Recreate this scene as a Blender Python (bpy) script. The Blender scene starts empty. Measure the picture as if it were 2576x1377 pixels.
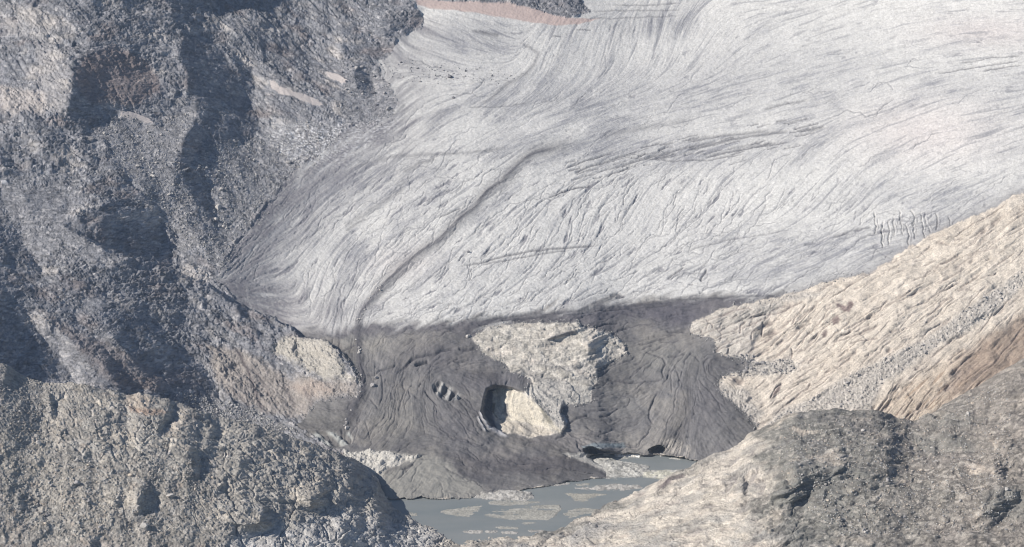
import bpy, math, random
import numpy as np
from mathutils import Vector

# ------------------------------------------------------------------ camera, light, exposure
SC = bpy.context.scene
W_, H_ = 2576.0, 1377.0                 # coordinates the terrain was surveyed in
HFOV = math.radians(22.0)
FOC = (W_ / 2) / math.tan(HFOV / 2)
PITCH = math.radians(16.0)              # camera looks down
CAMZ = 1000.0                           # metres above the lake
cam_d = bpy.data.cameras.new("camera")
cam = bpy.data.objects.new("camera", cam_d)
SC.collection.objects.link(cam)
cam.location = (0, 0, CAMZ)
cam.rotation_euler = (math.pi / 2 - PITCH, 0, 0)
cam_d.sensor_width = 36
cam_d.angle = HFOV
cam_d.clip_start = 5
cam_d.clip_end = 30000
SC.camera = cam

SUN_EL, SUN_AZ = math.radians(37), math.radians(-106)      # azimuth from +Y, clockwise
LS = Vector((math.sin(SUN_AZ) * math.cos(SUN_EL), math.cos(SUN_AZ) * math.cos(SUN_EL), math.sin(SUN_EL)))
w = bpy.data.worlds.new("World")
SC.world = w
w.use_nodes = True
nt = w.node_tree
nt.nodes.clear()
sky = nt.nodes.new("ShaderNodeTexSky")
sky.sky_type = 'NISHITA'
sky.sun_disc = False
sky.sun_elevation = SUN_EL
sky.sun_rotation = SUN_AZ
sky.altitude = 2500
bg = nt.nodes.new("ShaderNodeBackground")
bg.inputs[1].default_value = 0.074
wo = nt.nodes.new("ShaderNodeOutputWorld")
nt.links.new(sky.outputs[0], bg.inputs[0])
nt.links.new(bg.outputs[0], wo.inputs[0])
sl = bpy.data.lights.new("sun", 'SUN')
sl.energy = 5.0
sl.angle = math.radians(0.5)
sl.color = (1.0, 0.925, 0.83)
so = bpy.data.objects.new("sun", sl)
SC.collection.objects.link(so)
so.rotation_euler = LS.to_track_quat('Z', 'Y').to_euler()
so.location = (-2000, 2500, 3000)
SC.view_settings.view_transform = 'Standard'
SC.view_settings.look = 'None'
SC.view_settings.gamma = 1
SC.view_settings.exposure = 0.18
SC.cycles.filter_width = 1.05
SC.cycles.max_bounces = 4
SC.cycles.diffuse_bounces = 2
SC.cycles.glossy_bounces = 2

# ------------------------------------------------------------------ maths
f32 = np.float32
RNG = np.random.RandomState(7)
GT = RNG.uniform(0, 2 * np.pi, (512, 512)).astype(f32)
GX, GY = np.cos(GT), np.sin(GT)
RT = RNG.rand(6, 512, 512).astype(f32)


def perlin(x, y, seed=0):
    x = x + seed * 37.17; y = y + seed * 91.73
    xi = np.floor(x); yi = np.floor(y)
    fx = (x - xi).astype(f32); fy = (y - yi).astype(f32)
    xi = xi.astype(np.int32); yi = yi.astype(np.int32)
    x0 = xi & 511; x1 = (xi + 1) & 511; y0 = yi & 511; y1 = (yi + 1) & 511
    u = fx * fx * fx * (fx * (fx * 6 - 15) + 10); v = fy * fy * fy * (fy * (fy * 6 - 15) + 10)
    a = GX[y0, x0] * fx + GY[y0, x0] * fy
    b = GX[y0, x1] * (fx - 1) + GY[y0, x1] * fy
    c = GX[y1, x0] * fx + GY[y1, x0] * (fy - 1)
    d = GX[y1, x1] * (fx - 1) + GY[y1, x1] * (fy - 1)
    a = a + (b - a) * u; c = c + (d - c) * u
    return (a + (c - a) * v) * 1.5


def fbm(x, y, size, octv=4, seed=0, gain=0.5, ridged=False):
    s = 0; amp = 1.0; t = 0
    for i in range(octv):
        n = perlin(x / size, y / size, seed + i * 3 + 1)
        if ridged: n = 1 - 2 * np.abs(n)
        s = s + n * amp; t += amp; amp *= gain; size *= 0.5
    return s / t


def facets(x, y, size, seed=0, aspect=1.0, ang=0.0):
    """broken-rock cells: tilted facet height, distance to the cell border, random value per cell"""
    ca, sa = math.cos(math.radians(ang)), math.sin(math.radians(ang))
    X = (x * ca + y * sa) / (size * aspect) + seed * 17.3
    Y = (-x * sa + y * ca) / size + seed * 29.1
    xi = np.floor(X).astype(np.int32); yi = np.floor(Y).astype(np.int32)
    fx = (X - xi).astype(f32); fy = (Y - yi).astype(f32)
    F1 = np.full(X.shape, 9, f32); F2 = np.full(X.shape, 9, f32)
    DX = np.zeros(X.shape, f32); DY = DX.copy(); CI = np.zeros(X.shape, np.int32); CJ = CI.copy()
    for j in (-1, 0, 1):
        for i in (-1, 0, 1):
            cx = (xi + i) & 511; cy = (yi + j) & 511
            dx = fx - i - RT[0][cy, cx]; dy = fy - j - RT[1][cy, cx]
            d = dx * dx + dy * dy
            m = d < F1
            F2 = np.where(m, F1, np.minimum(F2, d))
            F1 = np.where(m, d, F1)
            DX = np.where(m, dx, DX); DY = np.where(m, dy, DY)
            CI = np.where(m, cx, CI); CJ = np.where(m, cy, CJ)
    h = (RT[2][CJ, CI] - .5) + (RT[3][CJ, CI] - .5) * 2 * DX + (RT[4][CJ, CI] - .5) * 2 * DY
    return h, np.sqrt(F2) - np.sqrt(F1), RT[5][CJ, CI]


def sm(a, b, x):
    t = np.clip((x - a) / (b - a), 0, 1)
    return t * t * (3 - 2 * t)


def blur(a, s):
    """separable gaussian through the FFT, reflecting borders"""
    p = int(3 * s) + 1
    p = min(p, min(a.shape) - 1)
    b = np.pad(a, p, mode='reflect')
    fy = np.fft.fftfreq(b.shape[0]); fx = np.fft.rfftfreq(b.shape[1])
    k = np.exp(-2 * (np.pi * s) ** 2 * (fy[:, None] ** 2)) * np.exp(-2 * (np.pi * s) ** 2 * (fx[None] ** 2))
    r = np.fft.irfft2(np.fft.rfft2(b) * k, s=b.shape)
    return r[p:p + a.shape[0], p:p + a.shape[1]].astype(f32)


def q(n, pts):
    """survey coordinates from the enlargement a feature was measured in"""
    s, ox, oy = {1: (.5, 0, 0), 2: (.5, 858.7, 0), 3: (.5, 1717.3, 0), 4: (.5, 0, 689), 5: (.5, 858.7, 689), 6: (.5, 1717.3, 689),
                 'L': (.4427, 670.8, 1100.2), 'O': (.2534, 1140.4, 791.6), 'T': (.2534, 670.8, 805), 'K': (.24506, 1408.7, 1039.8),
                 'S': (.2680, 335.4, 737.9), 'G': (.2436, 1006.2, 335.4), 'R': (.2436, 1677.1, 670.8), 'F': (1, 0, 0), 'P': (.8518, 0, 0), 'W': (.8518, 0, 688)}[n]
    return [(ox + s * a, oy + s * b) for a, b in pts]


def poly_sd(PX, PY, pts, pad=40):
    """signed distance, positive inside; exact only within pad of the polygon"""
    p = np.array(pts, float)
    out = np.full(PX.shape, -1e3, f32)
    sel = (PX > p[:, 0].min() - pad) & (PX < p[:, 0].max() + pad) & (PY > p[:, 1].min() - pad) & (PY < p[:, 1].max() + pad)
    x = PX[sel]; y = PY[sel]
    d = np.full(x.shape, 1e9); ins = np.zeros(x.shape, bool)
    n = len(p)
    for i in range(n):
        ax, ay = p[i]; bx, by = p[(i + 1) % n]
        ex, ey = bx - ax, by - ay
        t = np.clip(((x - ax) * ex + (y - ay) * ey) / (ex * ex + ey * ey + 1e-9), 0, 1)
        d = np.minimum(d, (x - ax - t * ex) ** 2 + (y - ay - t * ey) ** 2)
        if ay != by:
            c = ((ay > y) != (by > y)) & (x < (bx - ax) * (y - ay) / (by - ay) + ax)
            ins ^= c
    d = np.sqrt(d)
    out[sel] = np.where(ins, d, -d)
    return out


def line_d(PX, PY, pts, pad=40):
    """distance to a polyline, signed side, arc fraction"""
    p = np.array(pts, float)
    D = np.full(PX.shape, 1e3, f32); S = np.zeros(PX.shape, f32); Tt = np.zeros(PX.shape, f32)
    sel = (PX > p[:, 0].min() - pad) & (PX < p[:, 0].max() + pad) & (PY > p[:, 1].min() - pad) & (PY < p[:, 1].max() + pad)
    x = PX[sel]; y = PY[sel]
    d = np.full(x.shape, 1e9); s = np.zeros(x.shape); tt = np.zeros(x.shape)
    L = np.hypot(*(np.diff(p, axis=0).T)); cum = np.concatenate([[0], np.cumsum(L)]); tot = cum[-1] + 1e-9
    for i in range(len(p) - 1):
        ax, ay = p[i]; ex, ey = p[i + 1] - p[i]
        t = np.clip(((x - ax) * ex + (y - ay) * ey) / (ex * ex + ey * ey + 1e-9), 0, 1)
        dx = x - ax - t * ex; dy = y - ay - t * ey
        dd = dx * dx + dy * dy
        m = dd < d
        d = np.where(m, dd, d); s = np.where(m, np.sign(ex * dy - ey * dx), s); tt = np.where(m, (cum[i] + t * L[i]) / tot, tt)
    D[sel] = np.sqrt(d); S[sel] = s; Tt[sel] = tt
    return D, S, Tt


def ray(PX, PY):
    """horizontal-distance-normalised ray: point = Y * (rx, 1, rz), relative to the camera"""
    cx = (PX - W_ / 2) / FOC; cy = -(PY - H_ / 2) / FOC
    dy = math.cos(PITCH) + cy * math.sin(PITCH)
    dz = -math.sin(PITCH) + cy * math.cos(PITCH)
    return cx / dy, dz / dy


def lakeY(PY):
    return -CAMZ / ray(np.zeros_like(PY) + W_ / 2, PY)[1]


def profile(py_start, Y0, segs, rows):
    """depth along one column: from py_start upward (and downward) with ground slopes in degrees"""
    py = np.arange(1560, -420, -2.0)
    out = np.zeros_like(py)
    def slope(v):
        for lim, b in segs:
            if v >= lim: return b
        return segs[-1][1]
    def march(seq, Y):
        res = []
        last = py_start
        for v in seq:
            b = math.radians(slope((v + last) / 2))
            al = -math.atan(ray(np.array(W_ / 2), np.array((v + last) / 2))[1])
            R = Y / math.cos(al)
            da = (last - v) / FOC
            Y = Y + R * da / max(math.sin(al + b), .08) * math.cos(b)
            res.append(Y); last = v
        return res
    up = py < py_start
    out[up] = march(py[up], Y0)
    dn = ~up
    out[dn] = march(py[dn][::-1], Y0)[::-1]
    return np.interp(-rows, -py, out)


def poisson(Y0l, gx, gy, lam):
    """screened Poisson: log-depth whose gradient follows the extra gradients and stays near Y0l"""
    ny, nx = Y0l.shape
    def ext(a): return np.concatenate([np.concatenate([a, a[:, ::-1]], 1), np.concatenate([a, a[:, ::-1]], 1)[::-1]], 0)
    div = np.zeros_like(gx)
    div[:, 1:] += gx[:, 1:] - gx[:, :-1]; div[1:, :] += gy[1:, :] - gy[:-1, :]
    div[:, 0] += gx[:, 0]; div[0, :] += gy[0, :]; div[:, -1] -= gx[:, -1]; div[-1, :] -= gy[-1, :]
    fy = np.fft.fftfreq(2 * ny); fx = np.fft.rfftfreq(2 * nx)
    K = (2 - 2 * np.cos(2 * np.pi * fy))[:, None] + (2 - 2 * np.cos(2 * np.pi * fx))[None]
    r = np.fft.irfft2(np.fft.rfft2(ext(-div)) / (K + lam), s=(2 * ny, 2 * nx))
    return Y0l + r[:ny, :nx]


class Raster:
    def __init__(s, x0, x1, y0, y1, sp):
        s.sp = sp; s.x0, s.y0 = x0, y0
        s.px = np.arange(x0, x1, sp); s.py = np.arange(y0, y1, sp)
        s.PX, s.PY = [a.astype(f32) for a in np.meshgrid(s.px, s.py)]
        s.gx = np.zeros(s.PX.shape, f32); s.gy = s.gx.copy()
        s.WX = s.PX + 5 * fbm(s.PX, s.PY, 30, 3, 11) + 1.2 * perlin(s.PX / 5, s.PY / 5, 5)
        s.WY = s.PY + 5 * fbm(s.PX, s.PY, 30, 3, 12) + 1.2 * perlin(s.PX / 5, s.PY / 5, 6)
    def m(s, pts, soft=3, warp=1.0, off=0):
        PX = s.PX + (s.WX - s.PX) * warp; PY = s.PY + (s.WY - s.PY) * warp
        return sm(-soft, soft, poly_sd(PX, PY, pts, 40 + soft) + off)
    def line(s, pts, wdt, warp=.3, taper=True):
        PX = s.PX + (s.WX - s.PX) * warp; PY = s.PY + (s.WY - s.PY) * warp
        D, S, T = line_d(PX, PY, pts, 30 + 3 * wdt)
        k = np.exp(-(D / wdt) ** 2)
        if taper: k = k * sm(0, .12, T) * sm(1, .88, T)
        return k
    def fline(s, out, pts, wdt, k, jag=.5):
        p = np.array(pts); pad = 3 * wdt + 6
        i0 = max(0, int((p[:, 0].min() - pad - s.x0) / s.sp)); i1 = min(s.PX.shape[1], int((p[:, 0].max() + pad - s.x0) / s.sp) + 1)
        j0 = max(0, int((p[:, 1].min() - pad - s.y0) / s.sp)); j1 = min(s.PX.shape[0], int((p[:, 1].max() + pad - s.y0) / s.sp) + 1)
        if i1 <= i0 or j1 <= j0: return
        sl_ = (slice(j0, j1), slice(i0, i1))
        X = s.PX[sl_] + (s.WX[sl_] - s.PX[sl_]) * jag; Y = s.PY[sl_] + (s.WY[sl_] - s.PY[sl_]) * jag
        D, S, T = line_d(X, Y, pts, pad)
        out[sl_] = np.maximum(out[sl_], np.exp(-(D / wdt) ** 2) * k * sm(0, .15, T) * sm(1, .8, T))
    def flowline(s, x, y, L, rr, wob=.5):
        pts = [(x, y)]; a0 = None; d = 0.0; st = 5.0
        while L > 0:
            i = int((x - s.x0) / s.sp); j = int((y - s.y0) / s.sp)
            if not (0 <= i < s.PX.shape[1] and 0 <= j < s.PX.shape[0]): break
            a = math.atan2(s.dy[j, i], s.dx[j, i])
            if a0 is None:
                if math.sin(a) < 0: a += math.pi
            elif math.cos(a - a0) < 0: a += math.pi
            a0 = a; d = d * .6 + rr.gauss(0, wob)
            x += math.cos(a + d) * st; y += math.sin(a + d) * st; L -= st
            pts.append((x, y))
        return pts
    def runnels(s, test, box, n, L0, L1, w0, w1, wob, seed):
        rr = random.Random(seed); out = np.zeros(s.PX.shape, f32); k = 0; tries = 0
        while k < n and tries < 40 * n:
            tries += 1
            x, y = rr.uniform(box[0], box[1]), rr.uniform(box[2], box[3])
            if rr.random() > test[int((y - s.y0) / s.sp), int((x - s.x0) / s.sp)]: continue
            k += 1
            p = s.flowline(x, y, rr.uniform(L0, L1), rr, wob)
            if len(p) > 3: s.fline(out, p, rr.uniform(w0, w1), rr.uniform(.45, 1))
        return out
    def grad(s, pts, Gx, Gy, soft=4, warp=1.0):
        """extra surface gradient inside a polygon (units of 1/FOC)"""
        k = s.m(pts, soft, warp)
        s.gx += k * Gx * s.sp / FOC; s.gy += k * Gy * s.sp / FOC
    def step(s, pts, jumps, wdt=6, warp=.5):
        """depth jump across a polyline; the side on the left when walking the points is farther by jumps metres"""
        PX = s.PX + (s.WX - s.PX) * warp; PY = s.PY + (s.WY - s.PY) * warp
        D, S, T = line_d(PX, PY, pts, 30)
        j = np.interp(T, np.linspace(0, 1, len(jumps)), jumps) / 3000.0
        f = S * np.where(D < 900, D, 900)
        H = np.where((D < 25), sm(wdt, -wdt, f), 0) * j
        k = (D < wdt * 1.2)
        gx = np.zeros_like(H); gy = np.zeros_like(H)
        gx[:, :-1] = (H[:, 1:] - H[:, :-1]) * (k[:, 1:] & k[:, :-1]); gy[:-1] = (H[1:] - H[:-1]) * (k[1:] & k[:-1])
        s.gx += gx; s.gy += gy
    def dirfield(s, pts):
        c = 12
        X = s.PX[::c, ::c]; Y = s.PY[::c, ::c]
        a = np.zeros(X.shape); b = a.copy(); wt = a + 1e-12
        for x, y, d in pts:
            k = 1 / (((X - x) ** 2 + (Y - y) ** 2) + 300) ** 1.6
            t = math.radians(2 * d)
            a += k * math.cos(t); b += k * math.sin(t)
        th = np.arctan2(blur(b / (np.hypot(a, b)), 1.2), blur(a / np.hypot(a, b), 1.2)) / 2
        c2, s2 = np.cos(2 * th), np.sin(2 * th)
        iy = np.arange(s.PX.shape[0]) / c; ix = np.arange(s.PX.shape[1]) / c
        c2 = bil(c2, iy[:, None] + 0 * ix[None], ix[None] + 0 * iy[:, None]); s2 = bil(s2, iy[:, None] + 0 * ix[None], ix[None] + 0 * iy[:, None])
        # wobble so that streaks are not perfectly parallel
        th = np.arctan2(s2, c2) / 2 + .22 * fbm(s.PX, s.PY, 60, 3, 77)
        s.dx = np.cos(th).astype(f32); s.dy = (-np.sin(th)).astype(f32)
    def lic(s, src, L, stride=1.0):
        ny, nx = src.shape
        acc = src.copy(); n = 1.0
        gy0, gx0 = np.mgrid[0:ny, 0:nx].astype(f32)
        for sg in (1, -1):
            x = gx0.copy(); y = gy0.copy(); px = s.dx * sg; py_ = s.dy * sg
            for k in range(L):
                x += px * stride; y += py_ * stride
                xi = np.clip(x + .5, 0, nx - 1).astype(np.int32); yi = np.clip(y + .5, 0, ny - 1).astype(np.int32)
                vx = s.dx[yi, xi]; vy = s.dy[yi, xi]
                f = np.where(vx * px + vy * py_ < 0, -1, 1).astype(f32)
                px = vx * f; py_ = vy * f
                wk = .5 + .5 * math.cos(math.pi * (k + 1) / (L + 1))
                acc += src[yi, xi] * wk; n += wk
        acc -= acc.mean()
        return (acc / acc.std()).astype(f32)


def bil(a, y, x):
    ny, nx = a.shape[:2]
    x = np.clip(x, 0, nx - 1.001); y = np.clip(y, 0, ny - 1.001)
    xi = x.astype(int); yi = y.astype(int); fx = x - xi; fy = y - yi
    if a.ndim == 3: fx = fx[..., None]; fy = fy[..., None]
    return (a[yi, xi] * (1 - fx) + a[yi, xi + 1] * fx) * (1 - fy) + (a[yi + 1, xi] * (1 - fx) + a[yi + 1, xi + 1] * fx) * fy


def normals(P):
    dx = np.gradient(P, axis=1); dy = np.gradient(P, axis=0)
    n = np.cross(dy, dx)
    n /= np.linalg.norm(n, axis=2, keepdims=True) + 1e-9
    tocam = -P.copy(); tocam[..., 2] += CAMZ
    sgn = np.sign((n * tocam).sum(2, keepdims=True))
    return n * np.where(sgn == 0, 1, sgn)


def pos(PX, PY, lnY):
    rx, rz = ray(PX, PY)
    Y = np.exp(lnY)
    P = np.stack([Y * rx, Y, Y * rz + CAMZ], -1)
    return P


def mixc(col, c, k):
    c = np.array(c, f32)
    return col + (c - col) * k[..., None]


# ------------------------------------------------------------------ mesh and materials
def mesh_from(name, P, faces, col=None, mat=None, smooth=False, parent=None):
    P = np.asarray(P, f32).reshape(-1, 3); faces = np.asarray(faces, np.int32)
    used = np.unique(faces)
    remap = np.zeros(len(P), np.int32); remap[used] = np.arange(len(used))
    V = P[used]; Fc = remap[faces]
    me = bpy.data.meshes.new(name)
    me.vertices.add(len(V)); me.vertices.foreach_set("co", V.ravel())
    k = faces.shape[1]
    me.loops.add(Fc.size); me.loops.foreach_set("vertex_index", Fc.ravel())
    me.polygons.add(len(Fc)); me.polygons.foreach_set("loop_start", np.arange(0, Fc.size, k, dtype=np.int32))
    if col is not None:
        c = np.ones((len(V), 4), f32); c[:, :3] = np.asarray(col, f32).reshape(-1, 3)[used]
        at = me.color_attributes.new("Col", 'FLOAT_COLOR', 'POINT')
        at.data.foreach_set("color", c.ravel())
    me.update(calc_edges=True)
    if smooth: me.polygons.foreach_set("use_smooth", np.ones(len(Fc), bool))
    if mat: me.materials.append(mat)
    o = bpy.data.objects.new(name, me)
    SC.collection.objects.link(o)
    if parent: o.parent = parent
    return o


def tag(o, label=None, cat=None, group=None, kind=None):
    if label: o['label'] = label
    if cat: o['category'] = cat
    if group: o['group'] = group
    if kind: o['kind'] = kind
    return o


def grid_faces(ny, nx):
    i = np.arange(ny * nx).reshape(ny, nx)
    return np.stack([i[1:, :-1], i[1:, 1:], i[:-1, 1:], i[:-1, :-1]], -1)


def surf_mat(name, bump=.5, scale=.6, rough=.9, mott=.25, spec=.2, fine=2.2):
    m = bpy.data.materials.new(name)
    m.use_nodes = True
    t = m.node_tree; N = t.nodes; Lk = t.links
    b = N["Principled BSDF"]
    b.inputs["Roughness"].default_value = rough
    b.inputs["Specular IOR Level"].default_value = spec
    at = N.new("ShaderNodeAttribute"); at.attribute_name = "Col"
    tc = N.new("ShaderNodeTexCoord")
    n1 = N.new("ShaderNodeTexNoise"); n1.inputs["Scale"].default_value = scale; n1.inputs["Detail"].default_value = 6; n1.inputs["Roughness"].default_value = .65
    n2 = N.new("ShaderNodeTexNoise"); n2.inputs["Scale"].default_value = scale * fine; n2.inputs["Detail"].default_value = 3
    Lk.new(tc.outputs["Object"], n1.inputs["Vector"]); Lk.new(tc.outputs["Object"], n2.inputs["Vector"])
    mr = N.new("ShaderNodeMapRange")
    mr.inputs["From Min"].default_value = .3; mr.inputs["From Max"].default_value = .7
    mr.inputs["To Min"].default_value = 1 - mott; mr.inputs["To Max"].default_value = 1 + mott
    Lk.new(n2.outputs["Fac"], mr.inputs["Value"])
    vm = N.new("ShaderNodeVectorMath"); vm.operation = 'SCALE'
    Lk.new(at.outputs["Color"], vm.inputs[0]); Lk.new(mr.outputs[0], vm.inputs["Scale"])
    Lk.new(vm.outputs[0], b.inputs["Base Color"])
    bp = N.new("ShaderNodeBump"); bp.inputs["Strength"].default_value = bump; bp.inputs["Distance"].default_value = 1.0
    Lk.new(n1.outputs["Fac"], bp.inputs["Height"]); Lk.new(bp.outputs[0], b.inputs["Normal"])
    return m


M_ICE = surf_mat("glacier ice", .5, .35, .75, .10, .25)
M_ROCK = surf_mat("weathered rock", .9, .35, .9, .28, .15)
M_SNOW = surf_mat("old snow", .4, .3, .8, .06, .2)

def marks(R, poly, n, ang, ln, wd, seed, bend=.15):
    rr = random.Random(seed); out = np.zeros(R.PX.shape, f32)
    xs = [p[0] for p in poly]; ys = [p[1] for p in poly]; k = 0
    while k < n:
        x, y = rr.uniform(min(xs), max(xs)), rr.uniform(min(ys), max(ys))
        c = False
        for i in range(len(poly)):
            (x1, y1), (x2, y2) = poly[i], poly[(i + 1) % len(poly)]
            if (y1 > y) != (y2 > y) and x < (x2 - x1) * (y - y1) / (y2 - y1) + x1: c = not c
        if not c: continue
        k += 1
        l = rr.uniform(.3, 1) ** 1.5 * ln; a = math.radians(ang + rr.gauss(0, 9)); pts = [(x, y)]
        for j in range(5):
            pts.append((pts[-1][0] + math.cos(a) * l / 5, pts[-1][1] - math.sin(a) * l / 5)); a += rr.gauss(0, bend * 2)
        out = np.maximum(out, R.line(pts, rr.uniform(.5, 1) * wd, .7) * rr.uniform(.5, 1))
    return out


# ================================================================== VALLEY (glacier, left mountain, right slope, outcrop, shore)
V = Raster(-150, 2730, -110, 1490, 1.8)
PX, PY = V.PX, V.PY
cols = [
    (-200, 1000, 2640, [(700, 18), (350, 14), (100, 15), (-999, 15)]),
    (0, 1000, 2650, [(700, 18), (350, 14), (100, 15), (-999, 15)]),
    (250, 1040, 2668, [(700, 18), (350, 13.5), (100, 15), (-999, 15)]),
    (500, 1080, 2738, [(720, 20.5), (350, 14), (100, 14), (-999, 15)]),
    (700, 1160, 2712, [(1080, 12), (850, 20), (720, 14), (400, 11.5), (270, 12), (100, 13), (-999, 15)]),
    (900, 1257, None, [(1257, 3), (1130, 9), (900, 22), (780, 15), (300, 10), (160, 10), (60, 14), (-999, 17)]),
    (1100, 1254, None, [(1254, 3), (1140, 12), (1090, 15), (820, 23), (700, 13), (300, 10), (100, 9), (-999, 16)]),
    (1300, 1234, None, [(1234, 3), (1150, 10), (1090, 15), (810, 24), (700, 13), (300, 10), (60, 9), (-999, 12)]),
    (1480, 1206, None, [(1206, 3), (1145, 10), (1090, 20), (800, 24), (700, 13), (300, 10), (60, 9), (-999, 10)]),
    (1560, 1146, None, [(1146, 3), (1095, 32), (800, 23), (700, 13), (300, 10), (100, 8), (-999, 8)]),
    (1750, 1152, None, [(1152, 3), (1095, 36), (780, 23), (690, 13), (300, 10), (100, 8), (-999, 8)]),
    (1950, 1165, None, [(1165, 3), (1040, 24), (720, 27), (600, 10), (300, 10), (100, 8), (-999, 8)]),
    (2200, 1180, None, [(1180, 3), (1040, 28), (660, 29), (560, 8), (300, 10), (100, 8), (-999, 8)]),
    (2450, 1180, None, [(1180, 3), (1040, 30), (540, 31), (450, 8), (300, 10), (100, 8), (-999, 8)]),
    (2800, 1180, None, [(1180, 3), (1040, 32), (440, 32), (350, 8), (200, 10), (-999, 8)]),
]
tab = []
for cpx, p0, Y0, sg in cols:
    if Y0 is None: Y0 = float(lakeY(np.array(float(p0))))
    tab.append(profile(p0, Y0, sg, V.py))
tab = np.array(tab)
cx = np.array([c[0] for c in cols], float)
Y0 = np.stack([np.interp(V.px, cx, tab[:, r]) for r in range(len(V.py))])
lnY0 = blur(np.log(Y0), 14)
lnY0b = blur(np.log(Y0), 55); kb_ = sm(820, 640, PY)
lnY0 = lnY0 * (1 - kb_) + lnY0b * kb_

# surface coordinates in metres
Pb = pos(PX, PY, lnY0)
A = Pb[..., 0].astype(f32)
seg = np.sqrt((np.diff(Pb, axis=0) ** 2)[..., 1:].sum(-1))
B = -np.concatenate([np.zeros((1, PX.shape[1])), np.cumsum(seg, 0)], 0)
B = (B - B[-1:]).astype(f32)
B = blur(B, 20)

# ---- outlines
ICE = [(1040, -200), (1045, 20), (1066, 50), (1062, 72), (1000, 92), (985, 135), (968, 150), (940, 150), (955, 180), (988, 222), (1002, 262), (985, 292), (950, 310),
       (880, 316), (858, 332), (830, 360), (790, 400), (740, 430), (700, 480), (660, 530), (620, 580), (592, 610), (570, 650), (545, 700), (565, 722), (600, 765),
       (680, 800), (760, 845), (800, 855), (860, 885), (895, 935), (908, 960), (900, 995), (800, 1010), (760, 1050), (745, 1075), (790, 1095), (830, 1128),
       (860, 1137), (920, 1136), (1010, 1146), (1060, 1148), (1020, 1162), (930, 1200), (960, 1260), (1187, 1251), (1313, 1233), (1379, 1222), (1468, 1208), (1523, 1203), (1523, 1191),
       (1499, 1175), (1419, 1140), (1470, 1143), (1500, 1142), (1600, 1141), (1680, 1146), (1752, 1156), (1830, 1170), (1950, 1170), (1910, 1084), (1897, 1069), (1882, 1049), (1847, 1014), (1817, 989), (1804, 961), (1824, 944),
       (1890, 930), (1890, 905), (1832, 899), (1800, 884), (1792, 854), (1740, 839), (1737, 816), (1792, 787), (1837, 769), (1927, 754), (2017, 729), (2067, 709),
       (2187, 686), (2267, 635), (2332, 595), (2417, 555), (2467, 535), (2517, 515), (2542, 495), (2576, 487), (2900, 330), (2900, -200)]
TOPROCK = [(1095, -200), (1099, 2), (1139, 5), (1209, 7), (1274, 9), (1339, 22), (1379, 34), (1424, 46), (1450, 42), (1488, 30), (1470, 10), (1440, -20), (1400, -200)]
PINK = [(1034, -20), (1099, 1), (1139, 4), (1209, 6), (1274, 8), (1339, 20), (1379, 32), (1424, 45), (1509, 48), (1459, 60), (1399, 65), (1289, 48), (1184, 30), (1084, 22), (1049, 12)]
OUT = q('O', [(175, 235), (240, 180), (370, 105), (480, 88), (740, 75), (1040, 60), (1230, 75), (1280, 120), (1480, 150), (1600, 210), (1690, 290), (1730, 380), (1650, 420),
              (1540, 480), (1430, 560), (1430, 660), (1380, 730), (1370, 860), (1250, 890), (1080, 900), (1060, 980), (1100, 1060), (1125, 1100), (1090, 1170), (1020, 1185), (960, 1200),
              (850, 1215), (700, 1215), (560, 1195), (440, 1150), (370, 1120), (320, 1040), (290, 950), (305, 860), (335, 745), (400, 718), (500, 722), (600, 738), (700, 770),
              (720, 745), (780, 690), (770, 640), (720, 620), (640, 580), (570, 560), (500, 480), (420, 450), (330, 400), (270, 370), (250, 310), (210, 280)])
HOLE = q('O', [(335, 745), (400, 718), (500, 722), (600, 738), (700, 770), (780, 860), (850, 900), (930, 1000), (1000, 1100), (1100, 1150), (1020, 1185), (960, 1200), (850, 1215), (700, 1215),
               (560, 1195), (440, 1150), (370, 1120), (320, 1040), (290, 950), (305, 860)])
PALE = q('O', [(395, 735), (560, 738), (680, 780), (780, 860), (850, 900), (930, 1000), (995, 1095), (1100, 1150), (1050, 1170), (880, 1110), (700, 1070), (520, 1050), (420, 1010), (388, 900)])
mICE = V.m(ICE, 2.0, 1.7)
sdI = poly_sd(V.WX, V.WY, ICE, 200); sdI = np.where(sdI < -900, 90, sdI)
mTOP = V.m(TOPROCK, 2, .6)
mOUT = V.m(OUT, 2.0, 1.25)
mHOLE = V.m(HOLE, 3, .3)
mPALE = V.m(PALE, 3, .5)
ice = np.clip(mICE - mTOP - mOUT, 0, 1)
cls_left = (PX < 1080) | (PY < 60)
SNOWS = [[(821, 183), (850, 190), (878, 205), (862, 213), (830, 200)],
         [(678, 205), (688, 207), (700, 222), (760, 240), (800, 255), (812, 270), (780, 267), (740, 248), (700, 240), (683, 224)],
         [(302, 283), (330, 285), (375, 300), (388, 315), (345, 305), (305, 295)],
         [(618, 207), (626, 209), (637, 221), (626, 220)],
         [(0, 458), (14, 456), (20, 462), (4, 468)]]

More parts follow.
